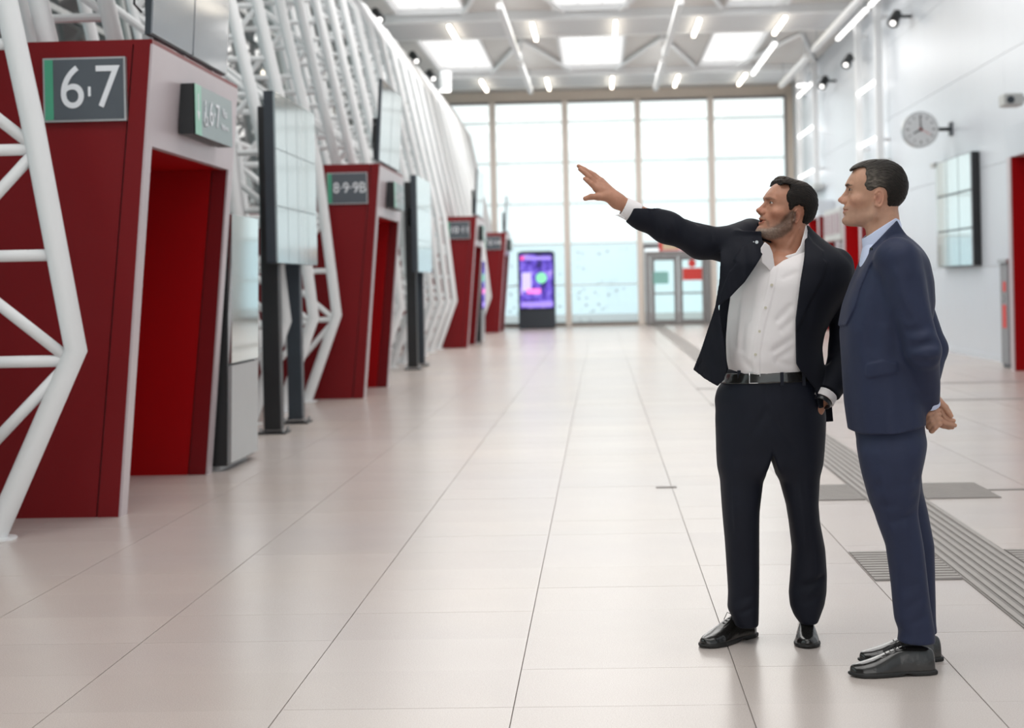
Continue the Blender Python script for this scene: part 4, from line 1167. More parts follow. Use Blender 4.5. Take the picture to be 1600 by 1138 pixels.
def hair_part(h, poly, grow_fn, parent, colfn, noise=.0012, thick=.012, name='hair', cutear=True):
    def fn(P):
        q = h.loc(P) / h.sc; A = np.abs(q[:, 1])
        f = cranium(q, 0) - grow_fn(q)
        pl = poly2(q[:, 0], q[:, 2], poly)
        rr = np.sqrt((q[:, 0] + .01) ** 2 + (q[:, 2] - .01) ** 2) + .35 * A
        ph = rr * 900 + 6 * wob(q, 45, 1)
        st = noise * .55 * np.sin(ph) * (.6 + .4 * wob(q, 130)) + noise * .5 * np.sin(ph * 1.73 + q[:, 0] * 80) + noise * .8 * wob(q, 95)
        f = smax(f + st, pl + noise * 1.5 * wob(q, 300, 2), .005)
        return np.maximum(f, -(cranium(q) + .006)) * h.sc
    lo = h.o - .19; hi = h.o + .19
    return field_part(fn, lo, hi, .0021, name, M['hair'], parent, colfn)

# ================================================================== the man in the blue suit (side view)
YB = 5.78
def build_blue():
    base = U(1420, 1040, 5.78); 
    man = empty('person', (base.x, 5.78, 0), 'man in navy blue suit and pale blue shirt, side on, hands clasped behind his back', 'person')
    H = Head(V3(U(1372.2, 311.7, YB)), math.radians(-9), math.radians(0), dict(brow=.95, scale=1.0, earflare=14, slit=.8, earsize=.90))
    sk = (.50, .275, .185)
    # ---- hands
    y0 = 5.74
    w_ = lambda px, py, dy=0: W(px, py, y0 + dy)
    wrist = w_(1458, 622, .02)
    def hands(P):
        f = chain(P, [(W(1453, 618, 5.70), .027), (w_(1461, 630, .02), .026), (w_(1463, 645, .035), .021), (w_(1465, 660, .035), .019)], .012)
        f = smin(f, chain(P, [(w_(1468, 629, .0), .015), (w_(1477, 637, -.005), .0120), (w_(1482, 644, -.01), .0098), (w_(1486, 650, -.01), .0085)], .004), .006)     # thumb
        for pts in (((1469, 641), (1475, 651), (1483, 656), (1490, 657.5)),
                    ((1467, 656), (1476, 661), (1485, 663.5), (1492, 665)),
                    ((1466, 662), (1474, 665.5), (1482, 667.5), (1488, 668)),
                    ((1464, 648), (1472, 657), (1479, 661), (1485, 662))):
            k = .03 if pts[0][1] in (662, 648) else .0
            r = (.0115, .0100, .0092, .0078)
            f = smin(f, chain(P, [(w_(a, b, k), rr) for (a, b), rr in zip(pts, r)], .003), .003)
        # gripping hand of the other arm
        g = chain(P, [(W(1444, 612, 5.84), .026), (w_(1447, 640, .05), .024), (w_(1449, 655, .02), .022)], .015)
        g = smin(g, ell(P, w_(1452, 655, -.005), (.024, .022, .026)), .012)
        fr = (((1445, 651), (1451, 646), (1459, 643.5), (1466, 641.5)), ((1447, 659), (1454, 653), (1461, 649.5), (1468, 648)),
              ((1451, 667), (1457, 660), (1464, 655.5), (1469.5, 655)), ((1456, 673), (1461, 667.5), (1466, 663), (1469.5, 662)))
        for i, pts in enumerate(fr):
            g = smin(g, chain(P, [(w_(a, b, dy), rr) for (a, b), dy, rr in zip(pts, (-.018, -.032, -.034, -.022), (.0112, .0108, .0100, .0085))], .004), .0022)
        g = smin(g, chain(P, [(w_(1444, 640, .0), .0125), (w_(1443, 647, -.02), .011), (w_(1445, 652, -.025), .009)], .004), .003)
        return np.minimum(f, g)
    neckb = H.w((-.024, 0, -.175))
    def body(P):
        f = H.field(P)
        n = rcone(P, H.w((-.014, 0, -.045)), neckb, .056, .061)
        n = smin(n, rcone(P, H.w((.02, .018, -.06)), H.w((.004, .012, -.16)), .030, .034), .02)
        f = smin(f, n, .018)
        f = f + groove(P, H.w((-.02, .058, -.04)), H.w((.02, .030, -.14)), .007, -.0022)
        top = neckb; hip = W(1392, 670, 5.78)
        t = rcone(P, top, hip, .062, .07)
        for s in (-1, 1):
            t = smin(t, chain(P, [(hip, .05), (W(1402, 800, 5.78 + s * .07), .042), (W(1420, 870, 5.78 + s * .09), .036), (W(1430, 985, 5.78 + s * .095), .028)], .01), .02)
            t = smin(t, rcone(P, top, (W(1404, 405, 5.78)[0], 5.78 + s * .16, 1.46), .045, .03), .02)
        t = smin(t, chain(P, [((W(1404, 405, 5.78)[0], 5.62, 1.46), .03), (W(1443, 546, 5.585), .034), (W(1452, 616, 5.695), .027), (W(1457, 628, 5.735), .026)]), .01)
        t = smin(t, chain(P, [((W(1404, 405, 5.78)[0], 5.94, 1.46), .03), (W(1455, 546, 5.968), .034), (W(1448, 606, 5.865), .026), (W(1446, 622, 5.835), .025)]), .01)
        f = smin(f, t, .012)
        return smin(f, near(P, W(1467, 652, y0), .10, hands), .006)
    def beard(q, A):
        st = poly2(q[:, 0], q[:, 2], [(.135, -.02), (.10, -.018), (.07, -.035), (.03, -.02), (.012, .0), (.0, -.06), (.03, -.085), (.09, -.12), (.14, -.10)])
        return .22 * np.clip(-st / .008, 0, 1), (.28, .20, .165)
    field_part(body, (W(1295, 400, 5.78)[0], 5.50, .08), (W(1505, 600, 5.78)[0], 6.06, 1.86), .0026, 'body', M['skin'], man, skin_color(H, sk, beard), smooth=0)
    eyes(H, man, .3)
    # ---- hair
    k = .000264
    poly = [((632 - x) * k, (628 - y) * k) for x, y in ((238, 208), (300, 150), (400, 90), (560, 50), (700, 50), (850, 110), (960, 200), (1040, 330), (1060, 480), (1010, 660), (955, 750), (930, 872), (880, 850), (830, 828), (770, 800),
            (750, 700), (752, 570), (735, 510), (690, 482), (640, 480), (590, 492), (548, 520), (520, 522), (478, 497), (455, 430), (484, 350), (468, 290), (478, 212), (440, 192), (335, 206), (262, 232))]
    def grow(q): return .0072 + .0035 * np.exp(-((q[:, 0] - .09) / .02) ** 2) * (q[:, 2] > .09) - .005 * np.clip((-.01 - q[:, 2]) / .05, 0, 1) - .0035 * np.clip((.075 - q[:, 2]) / .05, 0, 1) * (q[:, 0] > -.03)
    def hcol(P):
        q = H.loc(P)
        g = np.exp(-(((q[:, 0] - .020) / .038) ** 2 + ((q[:, 2] - .058) / .036) ** 2)) * .95 + .35 * np.clip(q[:, 0] / .1, 0, 1) * (q[:, 2] > .08)
        g = np.clip(g * (1 + .5 * wob(q * np.array((.5, 1, 1)), 420)), 0, 1)[:, None]
        return np.array((.0125, .0095, .0075)) * (1 - g) + np.array((.115, .098, .082)) * g
    hair_part(H, poly, grow, man, hcol)
    # ---- shirt: collar and front sliver
    ax0, ax1 = W(1384, 395, 5.78), W(1376, 352, 5.78); ad = (ax1 - ax0) / np.linalg.norm(ax1 - ax0)
    def collar(P):
        r = P - ax0; t = r @ ad; q = r - t[:, None] * ad; rad = np.sqrt((q[:, 0] * 1.0) ** 2 + (q[:, 1] * 1.08) ** 2 + q[:, 2] ** 2)
        R0 = .078 - .10 * np.clip(t, 0, .1)
        sh = np.abs(rad - R0) - .0028
        pl = poly2(P[:, 0], P[:, 2], wp([(1343, 379), (1353, 371), (1368, 360), (1385, 349), (1400, 340), (1412, 345), (1412, 372), (1390, 392), (1370, 398), (1349, 391)], 5.73))
        return smax(sh, pl, .003)
    sc = field_part(collar, ax0 - .16, ax0 + .16, .0025, 'shirt_collar', M['shirt2'], man)
    def shirt(P):
        s = Stack(((378, 1350, 1404, 5.78, .055), (395, 1346.5, 1420, 5.78, .10), (413, 1343.5, 1430, 5.78, .13), (440, 1339, 1430, 5.78, .13), (470, 1330, 1430, 5.78, .14), (560, 1330, 1430, 5.78, .14)))
        return smax(s(P), -(rcone(P, H.w((-.014, 0, -.045)), neckb, .058, .068)), .003)
    field_part(shirt, W(1325, 565, 5.6), W(1440, 370, 5.96), .004, 'shirt', M['shirt2'], man)
    # ---- jacket
    J = Stack(((366, 1372, 1411, 5.79, .075, 2.2), (378, 1362, 1428, 5.79, .115, 2.2), (392, 1354, 1441, 5.78, .165, 2.3), (408, 1348, 1449, 5.78, .195, 2.4), (440, 1334, 1456, 5.78, .200, 2.4), (475, 1321.5, 1457, 5.78, .198, 2.5),
               (515, 1314, 1450, 5.78, .188, 2.5), (550, 1316, 1441, 5.78, .182, 2.5), (590, 1318, 1438, 5.78, .180, 2.5), (630, 1320.5, 1441, 5.78, .185, 2.5), (660, 1325, 1444, 5.78, .19, 2.5), (690, 1330, 1446, 5.78, .19, 2.5)))
    hemp = wp([(1300, 520), (1316, 600), (1320, 632), (1325, 656), (1331, 670), (1337.5, 678.5), (1350, 681), (1400, 679), (1442, 670), (1500, 665), (1500, 330), (1300, 330)], 5.6)
    sh, el, wr = W(1403, 404, 5.60), W(1443, 548, 5.575), W(1453, 628, 5.70)
    sh2, el2, wr2 = W(1403, 404, 5.97), W(1455, 545, 5.97), W(1446, 622, 5.84)
    lap = wp([(1399, 341), (1409, 353), (1403, 361), (1392, 366), (1380, 378), (1369, 392), (1362, 404), (1353, 424), (1342, 450), (1333, 480), (1322, 508), (1300, 522), (1300, 400), (1340, 380), (1370, 372)], 5.70)
    openp = wp([(1402, 335), (1399, 348), (1386, 357), (1372, 371), (1361, 388), (1353, 403), (1347, 415), (1340, 424), (1300, 434), (1300, 330)], 5.70)
    flap = wp([(1354, 574), (1356, 569), (1378, 563), (1402, 566), (1403, 583), (1380, 587), (1357, 592), (1354, 588)], 5.60)
    slit = wp([(1315, 531), (1327, 533), (1327, 534), (1315, 532)], 5.6)
    def body_j(P):
        t = J(P)
        t = t + .0045 * wob(P * np.array((.8, 1, .35)), 26, 1)
        # roll line under the lapel, drape of the cloth
        t = t + groove(P, W(1405, 372, 5.66), W(1372, 402, 5.60), .007, .003)
        for (p, q, ww, am) in (((1350, 440), (1336, 560), .020, -.006), ((1372, 440), (1362, 540), .018, .006), ((1345, 560), (1340, 660), .02, -.005), ((1375, 600), (1372, 675), .018, .005), ((1405, 590), (1412, 670), .02, .006), ((1320, 535), (1352, 560), .010, .004), ((1432, 400), (1448, 470), .015, .005), ((1385, 420), (1378, 500), .014, .005)):
            t = t + groove(P, W(p[0], p[1], 5.60), W(q[0], q[1], 5.60), ww * 1.5, am)
        t = t + groove(P, W(1362, 470, 5.6), W(1352, 620, 5.6), .018, .005) + groove(P, W(1402, 500, 5.58), W(1398, 560, 5.58), .02, .006)
        t = t + groove(P, W(1330, 500, 5.64), W(1360, 520, 5.6), .010, .003)
        # turned collar and lapel
        t = lift(t, poly2(P[:, 0], P[:, 2], lap), .0075, .006)
        t = lift(t, poly2(P[:, 0], P[:, 2], flap), .005, .005)
        # collar ring standing at the neck
        r = P - ax0; tt = r @ ad; q = r - tt[:, None] * ad; rad = np.sqrt(q[:, 0] ** 2 + (q[:, 1] * 1.05) ** 2 + q[:, 2] ** 2)
        ring = smax(np.abs(rad - (.090 - .16 * np.clip(tt, -.02, .1))) - .005, poly2(P[:, 0], P[:, 2], wp([(1404, 343.5), (1410, 354), (1425, 372), (1400, 395), (1360, 415), (1350, 402), (1360, 388), (1374, 373), (1387, 359), (1400, 346.5)], 5.7)), .003)
        t = smin(t, ring, .006)
        # inside: leave room for the shirt
        op = smax(poly2(P[:, 0], P[:, 2], openp), -(J(P, -.02) * 1.0 + .0) * 0 - 1, .002)
        t = smax(t, -poly2(P[:, 0], P[:, 2], openp), .002)
        t = smax(t, poly2(P[:, 0], P[:, 2], hemp), .004)
        return t
    def sleeve(P, s, e, w, far=False):
        a = rcone(P, s, e, .068, .060); a = smin(a, rcone(P, e, w, .059, .0375), .02)
        a = smin(a, ell(P, s + np.array((0, .02 if not far else -.02, .005)), (.066, .06, .060)), .03)
        d = w - e; d /= np.linalg.norm(d)
        if not far:
            for (p, q, ww, am) in (((1391, 470), (1420, 500), .014, .005), ((1412, 520), (1452, 512), .012, .006), ((1418, 545), (1462, 535), .012, .006), ((1424, 566), (1466, 566), .011, .005), ((1400, 430), (1412, 500), .02, -.004),
                                   ((1430, 590), (1462, 582), .010, .004), ((1430, 440), (1445, 500), .018, .005), ((1437, 612), (1462, 604), .009, .0025), ((1385, 440), (1400, 480), .012, .003)):
                a = a + groove(P, W(p[0], p[1], 5.52), W(q[0], q[1], 5.52), ww * 1.4, am * 2.0)
        a = a + .0045 * wob(P * np.array((1, 1, .6)), 30, 3)
        end = (P - w) @ d - .012
        return smax(a, end, .003)
    def jacket(P):
        t = body_j(P)
        a = sleeve(P, sh, el, wr)
        g = smin(t, a, .035)
        seam = groove(P, W(1385, 393, 5.55), W(1374, 432, 5.56), .006, .002) + groove(P, W(1385, 393, 5.55), W(1402, 384, 5.57), .006, .002)
        g = g + seam
        return smin(g, sleeve(P, sh2, el2, wr2, True), .008)
    jk = field_part(jacket, (W(1286, 500, 5.6)[0], 5.46, W(0, 700, 5.78)[2] - .03), (W(1500, 500, 5.78)[0], 6.1, W(1400, 330, 5.78)[2]), .0033, 'jacket', M['suit2'], man, smooth=3)
    for (px, py) in ((1448, 622), (1449, 614)):
        p = W(px, py, 5.663); MB().tube([p, p - np.array((0, .004, 0))], .0055, 12).build('button', M['button_d'], jk)
    p = W(1362, 389, 5.665); MB().tube([p, p - np.array((0.004, .004, 0))], .005, 12).build('lapel_pin', M['button_d'], jk)
    # shirt cuff edge
    d = (wr - el) / np.linalg.norm(wr - el)
    def cuff(P):
        r = P - wr; t = r @ d; rad = np.linalg.norm(r - t[:, None] * d, axis=1)
        return np.maximum(np.abs(rad - .0335) - .002, np.maximum(t - .0145, -.02 - t))
    field_part(cuff, wr - .08, wr + .08, .0024, 'shirt_cuff', M['shirt2'], man)
    # ---- trousers
    Hs = Stack(((640, 1332, 1440, 5.78, .155), (660, 1333, 1442, 5.78, .165), (690, 1341, 1443, 5.78, .168), (715, 1345, 1439, 5.78, .165), (740, 1350, 1433, 5.78, .155), (780, 1362, 1429, 5.78, .14)))
    N = Stack(((690, 1343, 1441, 5.695, .085), (715, 1345.5, 1438, 5.69, .088), (743, 1349.6, 1433, 5.69, .09), (780, 1360, 1431, 5.69, .086), (816, 1371.5, 1435, 5.69, .082), (852, 1385, 1441, 5.69, .076), (885, 1389.5, 1445, 5.69, .072),
               (916, 1393, 1449, 5.69, .068), (945, 1395, 1453, 5.69, .066), (967, 1397, 1457, 5.69, .065), (985, 1404, 1460, 5.69, .064), (1005, 1401, 1461, 5.69, .066)), .008)
    Fl = Stack(((690, 1350, 1441, 5.865, .085), (743, 1356, 1437, 5.87, .09), (766, 1362, 1440, 5.87, .088), (800, 1378, 1449, 5.87, .08), (852, 1396, 1459, 5.87, .074), (905, 1402, 1460, 5.87, .07), (971, 1406, 1462, 5.87, .065), (990, 1408, 1464, 5.87, .064)), .008)
    def trousers(P):
        a = N(P, khi=.05)
        # crease and drape folds
        a = a + groove(P, W(1371, 700, 5.605), W(1400, 880, 5.62), .010, -.003)
        for (p, q, w, am) in (((1372, 760), (1432, 752), .012, .006), ((1385, 790), (1434, 775), .013, .006), ((1395, 815), (1437, 800), .012, .005), ((1430, 800), (1420, 960), .02, .006), ((1360, 700), (1400, 715), .012, .003),
                              ((1400, 960), (1445, 935), .010, .005), ((1404, 985), (1450, 965), .009, .006), ((1398, 930), (1430, 915), .012, .003), ((1392, 880), (1402, 960), .012, -.003), ((1406, 700), (1430, 745), .016, .004)):
            a = a + groove(P, W(p[0], p[1], 5.62), W(q[0], q[1], 5.62), w * 1.5, am)
        a = a + .003 * wob(P * np.array((1, 1, .35)), 30, 5)
        b = Fl(P, khi=.05) + .003 * wob(P * np.array((1, 1, .4)), 30, 9)
        # trouser bottoms are slanted
        hem = lambda y: (P[:, 2] - (W(1404, 1001, y)[2] + (P[:, 0] - W(1404, 1001, y)[0]) * -.10))
        a = smax(a, -hem(5.69), .003)
        c = Hs(P, klo=.05) + .002 * wob(P, 22, 4)
        return smin(smin(a, b, .02), c, .05)
    field_part(trousers, (W(1320, 650, 5.78)[0], 5.56, .04), (W(1478, 1000, 5.78)[0], 6.0, W(1400, 645, 5.78)[2]), .0038, 'trousers', M['suit2'], man, smooth=2)
    # ---- shoes
    shoe(U(1461, 1047, 5.685) * 1 * Vector((1, 1, 0)).to_3d().length * 0 + Vector((U(1461, 1046, 5.685).x, 5.685, 0)) if False else (U(1461, 1046, 5.685).x, 5.69, 0), (U(1326, 1046, 5.67).x, 5.66, 0), man)
    shoe((U(1471, 1027, 5.88).x, 5.885, 0), (U(1341, 1027, 5.87).x, 5.86, 0), man)
    return man
build_blue()

# ================================================================== the man pointing (dark suit, open jacket)
def build_white():
    Y = 6.15
    base = U(1215, 1005, 6.2)
    man = empty('person', (base.x, 6.2, 0), 'man in dark suit with open white shirt and grey beard, pointing with a raised arm', 'person')
    def sculpt(f, q, A):
        # beard volume and fuller cheeks
        b = poly2(q[:, 0], q[:, 2], [(.150, -.072), (.10, -.068), (.06, -.050), (.035, -.025), (.0, -.01), (.012, -.06), (.05, -.085), (.09, -.115), (.15, -.10)])
        f = f - .004 * np.clip(-b / .012, 0, 1) * (1 + .25 * wob(q, 420, 2))
        f = smin(f, ell(q, (.060, 0, -.086), (.040, .032, .022)), .02)
        return f
    H = Head(W(1233.5, 337.5, 6.17), math.radians(16), math.radians(9), dict(brow=.4, open=.006, extra=sculpt, earflare=22, earsize=.84, earpos=(.003, .0715, -.003), scale=.965))
    sk = (.43, .205, .130)
    yh = 6.02
    h_ = lambda x, y, dy=0: W(880 + x / 6.154, 230 + y / 6.154, yh + dy)
    def hand(P):
        wr = h_(560, 548); f = None
        knk = [(h_(318, 400, -.012), .0135), (h_(325, 365, -.004), .013), (h_(340, 335, .010), .0125), (h_(368, 322, .024), .0115)]
        for p, r in knk:
            g = rcone(P, h_(520, 520), p, .025, r); f = g if f is None else smin(f, g, .012)
        f = smin(f, rcone(P, h_(640, 590), h_(500, 500), .0285, .0255), .012)
        f = smin(f, chain(P, [(h_(430, 480, -.012), .018), (h_(335, 478, -.022), .0130), (h_(270, 478, -.022), .0108), (h_(212, 495, -.020), .0088)], .006), .010)
        fingers = [((318, 400, -.012), (268, 352, -.016), (236, 325, -.014), (207, 304, -.010)), ((325, 365, -.004), (256, 290, -.006), (205, 245, -.002), (160, 212, .002)),
                   ((340, 335, .010), (270, 258, .010), (205, 215, .012), (147, 182, .014)), ((368, 322, .024), (300, 265, .028), (258, 240, .030), (222, 224, .032))]
        for i, fg in enumerate(fingers):
            r = ((.0115, .0098, .0088, .0072), (.0118, .0100, .0090, .0075), (.0112, .0098, .0088, .0072), (.0100, .0085, .0078, .0065))[i]
            f = smin(f, chain(P, [(h_(*c), rr) for c, rr in zip(fg, r)], .002), .0028)
        f = f + groove(P, h_(345, 430, -.03), h_(420, 400, -.03), .008, .0015) + groove(P, h_(380, 350, -.01), h_(470, 430, -.025), .006, -.001)
        return f
    nb = W(1233, 410, 6.19)
    shR, shL = W(1168, 386, 6.16), W(1306, 418, 6.18)
    def body(P):
        f = H.field(P)
        n = rcone(P, H.w((-.012, 0, -.045)), nb, .058, .066)
        f = smin(f, n, .018)
        f = smin(f, rcone(P, H.w((.03, .02, -.08)), nb + np.array((.0, -.02, .02)), .036, .042), .02)
        f = f + groove(P, H.w((-.02, .058, -.05)), W(1222, 405, 6.10), .008, -.003) + groove(P, W(1236, 372, 6.10), W(1228, 400, 6.10), .008, .0025)
        ch = ell(P, W(1222, 430, 6.165), (.085, .105, .10))
        f = smin(f, ch, .02)
        f = f + groove(P, W(1222, 402, 6.07), W(1243, 397, 6.08), .007, -.002)
        hip = W(1203, 640, 6.18)
        t = rcone(P, nb, hip, .06, .07)
        t = smin(t, chain(P, [(hip, .05), (W(1166, 690, 6.18), .045), (W(1161, 850, 6.19), .036), (W(1163, 950, 6.22), .028)], .01), .02); t = smin(t, chain(P, [(hip, .05), (W(1244, 690, 6.18), .045), (W(1258, 800, 6.20), .036), (W(1262, 860, 6.22), .036), (W(1262, 950, 6.25), .028)], .01), .02)
        t = smin(t, rcone(P, nb, shR, .05, .04), .02); t = smin(t, rcone(P, nb, shL, .05, .04), .02)
        t = smin(t, chain(P, [(shR, .04), (W(1094, 377, 6.10), .034), (h_(640, 590), .0285)]), .01)
        t = smin(t, chain(P, [(shL, .04), (W(1319, 545, 6.21), .034), (W(1294, 610, 6.11), .026), (W(1278, 640, 6.10), .022), (W(1262, 668, 6.14), .03)]), .01)
        f = smin(f, t, .012)
        return smin(f, near(P, h_(380, 400), .125, hand), .004)
    def beard(q, A):
        b = poly2(q[:, 0], q[:, 2], [(.150, -.070), (.118, -.068), (.098, -.066), (.085, -.058), (.06, -.040), (.045, -.008), (.022, .018), (.006, .012), (.000, -.01), (.010, -.06), (.04, -.095), (.09, -.118), (.15, -.11)])
        mst = poly2(q[:, 0], q[:, 2], [(.15, -.028), (.118, -.028), (.098, -.038), (.090, -.060), (.10, -.06), (.106, -.038), (.115, -.018), (.15, -.016)])
        w = np.clip(.5 - b / .012, 0, 1) * .85; w2 = np.clip(.5 - mst / .006, 0, 1) * .42; gm = np.clip((.5 - mst / .006), 0, 1)
        gr = (np.clip((q[:, 0] - .045) / .05, 0, 1) * np.where(q[:, 2] > -.06, .25, 1))[:, None]
        n = (1 + .35 * wob(q, 520, 3))[:, None]
        c = (np.array((.085, .050, .034)) * (1 - gr) + np.array((.27, .215, .175)) * gr) * n
        return np.maximum(w, w2), c
    field_part(body, (h_(60, 180)[0], 5.90, .08), (W(1350, 500, 6.2)[0], 6.42, 1.86), .0026, 'body', M['skin'], man, skin_color(H, sk, beard), smooth=0)
    eyes(H, man, .02)
    k = .00246 / 8.129
    # hairline in the head's own side plane
    poly = [(.074, .110), (.074, .130), (.064, .152), (.04, .172), (-.02, .168), (-.062, .140), (-.094, .10), (-.106, .05), (-.103, .0), (-.092, -.035), (-.078, -.062), (-.055, -.078), (-.040, -.062), (-.034, -.02), (-.032, .02), (-.024, .036), (-.004, .040), (.012, .034),
            (.022, .016), (.032, .018), (.040, .040), (.050, .060), (.050, .080), (.040, .098), (.040, .113), (.054, .117), (.067, .115)]
    def grow(q): return .0085 + .013 * np.exp(-((q[:, 0] - .07) / .04) ** 2) * np.clip((q[:, 2] - .09) / .03, 0, 1) - .006 * np.clip((-.005 - q[:, 2]) / .06, 0, 1)
    def hcol(P):
        q = H.loc(P); g = np.clip((q[:, 2] - .115) / .04, 0, 1) * .55 + .12 * np.clip(wob(q, 300), 0, 1)  # brown highlights put into the hair colour towards the top
        g = np.clip(g, 0, 1)[:, None]
        return np.array((.0075, .0050, .0038)) * (1 - g) + np.array((.060, .036, .021)) * g
    hair_part(H, poly, grow, man, hcol, noise=.0014)
    # ---- shirt
    S = Stack(((388, 1196, 1290, 6.20, .07), (400, 1178, 1304, 6.19, .105), (415, 1160, 1312, 6.18, .13), (445, 1143, 1306, 6.17, .145), (490, 1137, 1290, 6.17, .155), (530, 1135, 1276, 6.17, .165), (562, 1136, 1268, 6.17, .165), (582, 1140, 1264, 6.17, .155), (600, 1141, 1266, 6.18, .15)))
    vneck = wp([(1203, 380), (1208, 398), (1211, 417), (1225, 407), (1245, 399), (1258, 384), (1262, 340), (1203, 340)], 6.05)
    plk = [(1211, 416), (1205.5, 445), (1196.5, 481), (1187, 517), (1181, 550), (1182, 585)]
    def shirt(P):
        f = S(P)
        for (p, q, w, am) in (((1165, 450), (1160, 545), .013, .006), ((1152, 470), (1150, 540), .011, .006), ((1175, 430), (1172, 500), .011, .005), ((1144, 500), (1147, 560), .010, .004), ((1235, 480), (1215, 500), .010, .005), ((1240, 500), (1222, 515), .010, .004),
                              ((1238, 530), (1210, 548), .010, .006), ((1240, 545), (1215, 560), .010, .004), ((1225, 435), (1245, 425), .008, .003), ((1190, 480), (1170, 560), .014, -.004), ((1215, 565), (1236, 572), .010, .004), ((1158, 560), (1175, 575), .010, .003)):
            yy = S.front(W((p[0] + q[0]) / 2, (p[1] + q[1]) / 2, 6.02)[0], W(p[0], (p[1] + q[1]) / 2, 6.02)[2])
            f = f + groove(P, W(p[0], p[1], yy), W(q[0], q[1], yy), w * 1.3, am)
        f = f + .0025 * wob(P * np.array((1, 1, .5)), 36, 7)
        pts = plk
        d = np.min([rcone(P * np.array((1, 0, 1)), W(a[0], a[1], 6.02) * np.array((1, 0, 1)), W(b[0], b[1], 6.02) * np.array((1, 0, 1)), .0135, .0135) for a, b in zip(pts, pts[1:])], axis=0)
        f = np.where(P[:, 1] < 6.17, lift(f, d, .0032, .004), f)
        f = smax(f, -poly2(P[:, 0], P[:, 2], vneck), .003)
        return f
    st = field_part(shirt, (W(1118, 500, 6.2)[0], 5.97, W(0, 606, 6.2)[2] - .03), (W(1322, 400, 6.2)[0], 6.36, W(1230, 360, 6.1)[2]), .0034, 'shirt', M['shirt1'], man)
    for (px, py) in ((1206, 445.5), (1196, 481), (1186.3, 517.8), (1180, 554)):
        x, z = U(px, py, 6.02).x, U(px, py, 6.02).z; yy = S.front(x, z) - .0065
        MB().tube([(x, yy + .006, z), (x, yy - .002, z)], .0052, 14).build('button', M['button_w'], st)
    # collar: band round the neck and two leaves
    ax0, ax1 = W(1232, 412, 6.19), W(1237, 366, 6.185); ad = (ax1 - ax0) / np.linalg.norm(ax1 - ax0)
    lf = wp([(1188, 388), (1195, 378), (1203, 384), (1208, 395), (1211.5, 417), (1204, 424), (1190, 410)], 6.04)
    rt = wp([(1261, 350), (1264, 360), (1262.5, 390), (1256, 401), (1247, 408), (1236, 402), (1211.5, 418), (1214, 409), (1230, 399), (1244, 395), (1252, 383), (1257, 366)], 6.08)
    def collar(P):
        r = P - ax0; t = r @ ad; q = r - t[:, None] * ad; rad = np.sqrt(q[:, 0] ** 2 + (q[:, 1] * .95) ** 2 + q[:, 2] ** 2)
        sh = np.abs(rad - (.103 - .30 * np.clip(t, -.03, .12) + .9 * np.clip(t - .05, 0, .1) ** 1.0 * .18)) - .003
        front = np.minimum(poly2(P[:, 0], P[:, 2], lf), poly2(P[:, 0], P[:, 2], rt))
        f1 = smax(sh, front, .002)
        f1 = np.minimum(f1, smax(np.abs(P[:, 1] - (6.035 + (P[:, 0] - W(1192, 400, 6.03)[0]) * .5)) - .003, poly2(P[:, 0], P[:, 2], lf), .002))
        f2 = smax(smax(sh, 6.20 - P[:, 1], .003), np.maximum(t - .115, .03 - t), .003)
        return np.minimum(f1, f2)
    field_part(collar, ax0 - .17, ax0 + .17, .0026, 'shirt_collar', M['shirt1'], man)
    # ---- jacket
    J = Stack(((352, 1240, 1262, 6.24, .06), (362, 1236, 1271, 6.23, .075), (372, 1222, 1282, 6.22, .09), (382, 1196, 1295, 6.21, .115), (392, 1175, 1309, 6.20, .135), (403, 1155, 1322, 6.19, .155), (416, 1138, 1331, 6.185, .165), (445, 1128, 1331, 6.18, .175), (480, 1124, 1312, 6.18, .18), (505, 1123, 1298, 6.18, .186), (522, 1122, 1289, 6.18, .188), (545, 1123, 1284, 6.18, .19), (565, 1124, 1286, 6.18, .192), (600, 1127, 1290, 6.19, .19), (660, 1130, 1292, 6.19, .185)))
    rpan = wp([(1262, 340), (1262, 378), (1258, 400), (1250, 440), (1246, 470), (1242, 500), (1243, 568), (1250, 580), (1258, 588), (1266, 598), (1274, 607), (1282, 640), (1310, 640), (1350, 560), (1350, 340)], 6.02)
    wl_ = wp([(1262, 352), (1275, 378), (1290, 392), (1287, 404), (1293, 410), (1285, 436), (1268, 466), (1250, 505), (1238, 525), (1240, 490), (1245, 450), (1252, 412), (1258, 390)], 6.02)
    lpan = wp([(1193, 360), (1195.5, 384), (1192.5, 397), (1176, 422), (1161.5, 442), (1140.5, 464), (1123, 478), (1126, 500), (1133, 545), (1136, 575), (1131.5, 594), (1122, 604.5), (1104, 595), (1086, 581), (1097, 549), (1108, 512), (1118, 478), (1124, 440), (1126, 395), (1150, 360)], 6.02)
    llap = wp([(1196, 376), (1192.5, 397), (1176, 422), (1161.5, 442), (1140.5, 464), (1123, 478), (1127, 455), (1139, 425), (1150, 412), (1146, 406), (1158, 388), (1175, 376)], 6.02)
    opening = wp([(1188, 345), (1194.5, 381), (1193, 397), (1177, 422), (1162, 442), (1141, 464), (1131, 520), (1139, 600), (1242, 600), (1241, 500), (1246, 450), (1252, 412), (1258, 390), (1262, 372), (1262, 345)], 6.02)
    def y_panel(P):
        xs_ = [W(p, 480, 6.05)[0] for p in (1080, 1092, 1108, 1124, 1140, 1165, 1200)]
        v = np.interp(P[:, 0], xs_, [6.17, 6.12, 6.06, 6.025, 6.005, 5.998, 6.03])
        zt_, zb_ = W(1150, 368, 6.0)[2], W(1150, 415, 6.0)[2]
        v = v + .075 * np.clip((P[:, 2] - zb_) / (zt_ - zb_), 0, 1) ** 1.5
        return v + .004 * np.sin(P[:, 0] * 90 + P[:, 2] * 18)
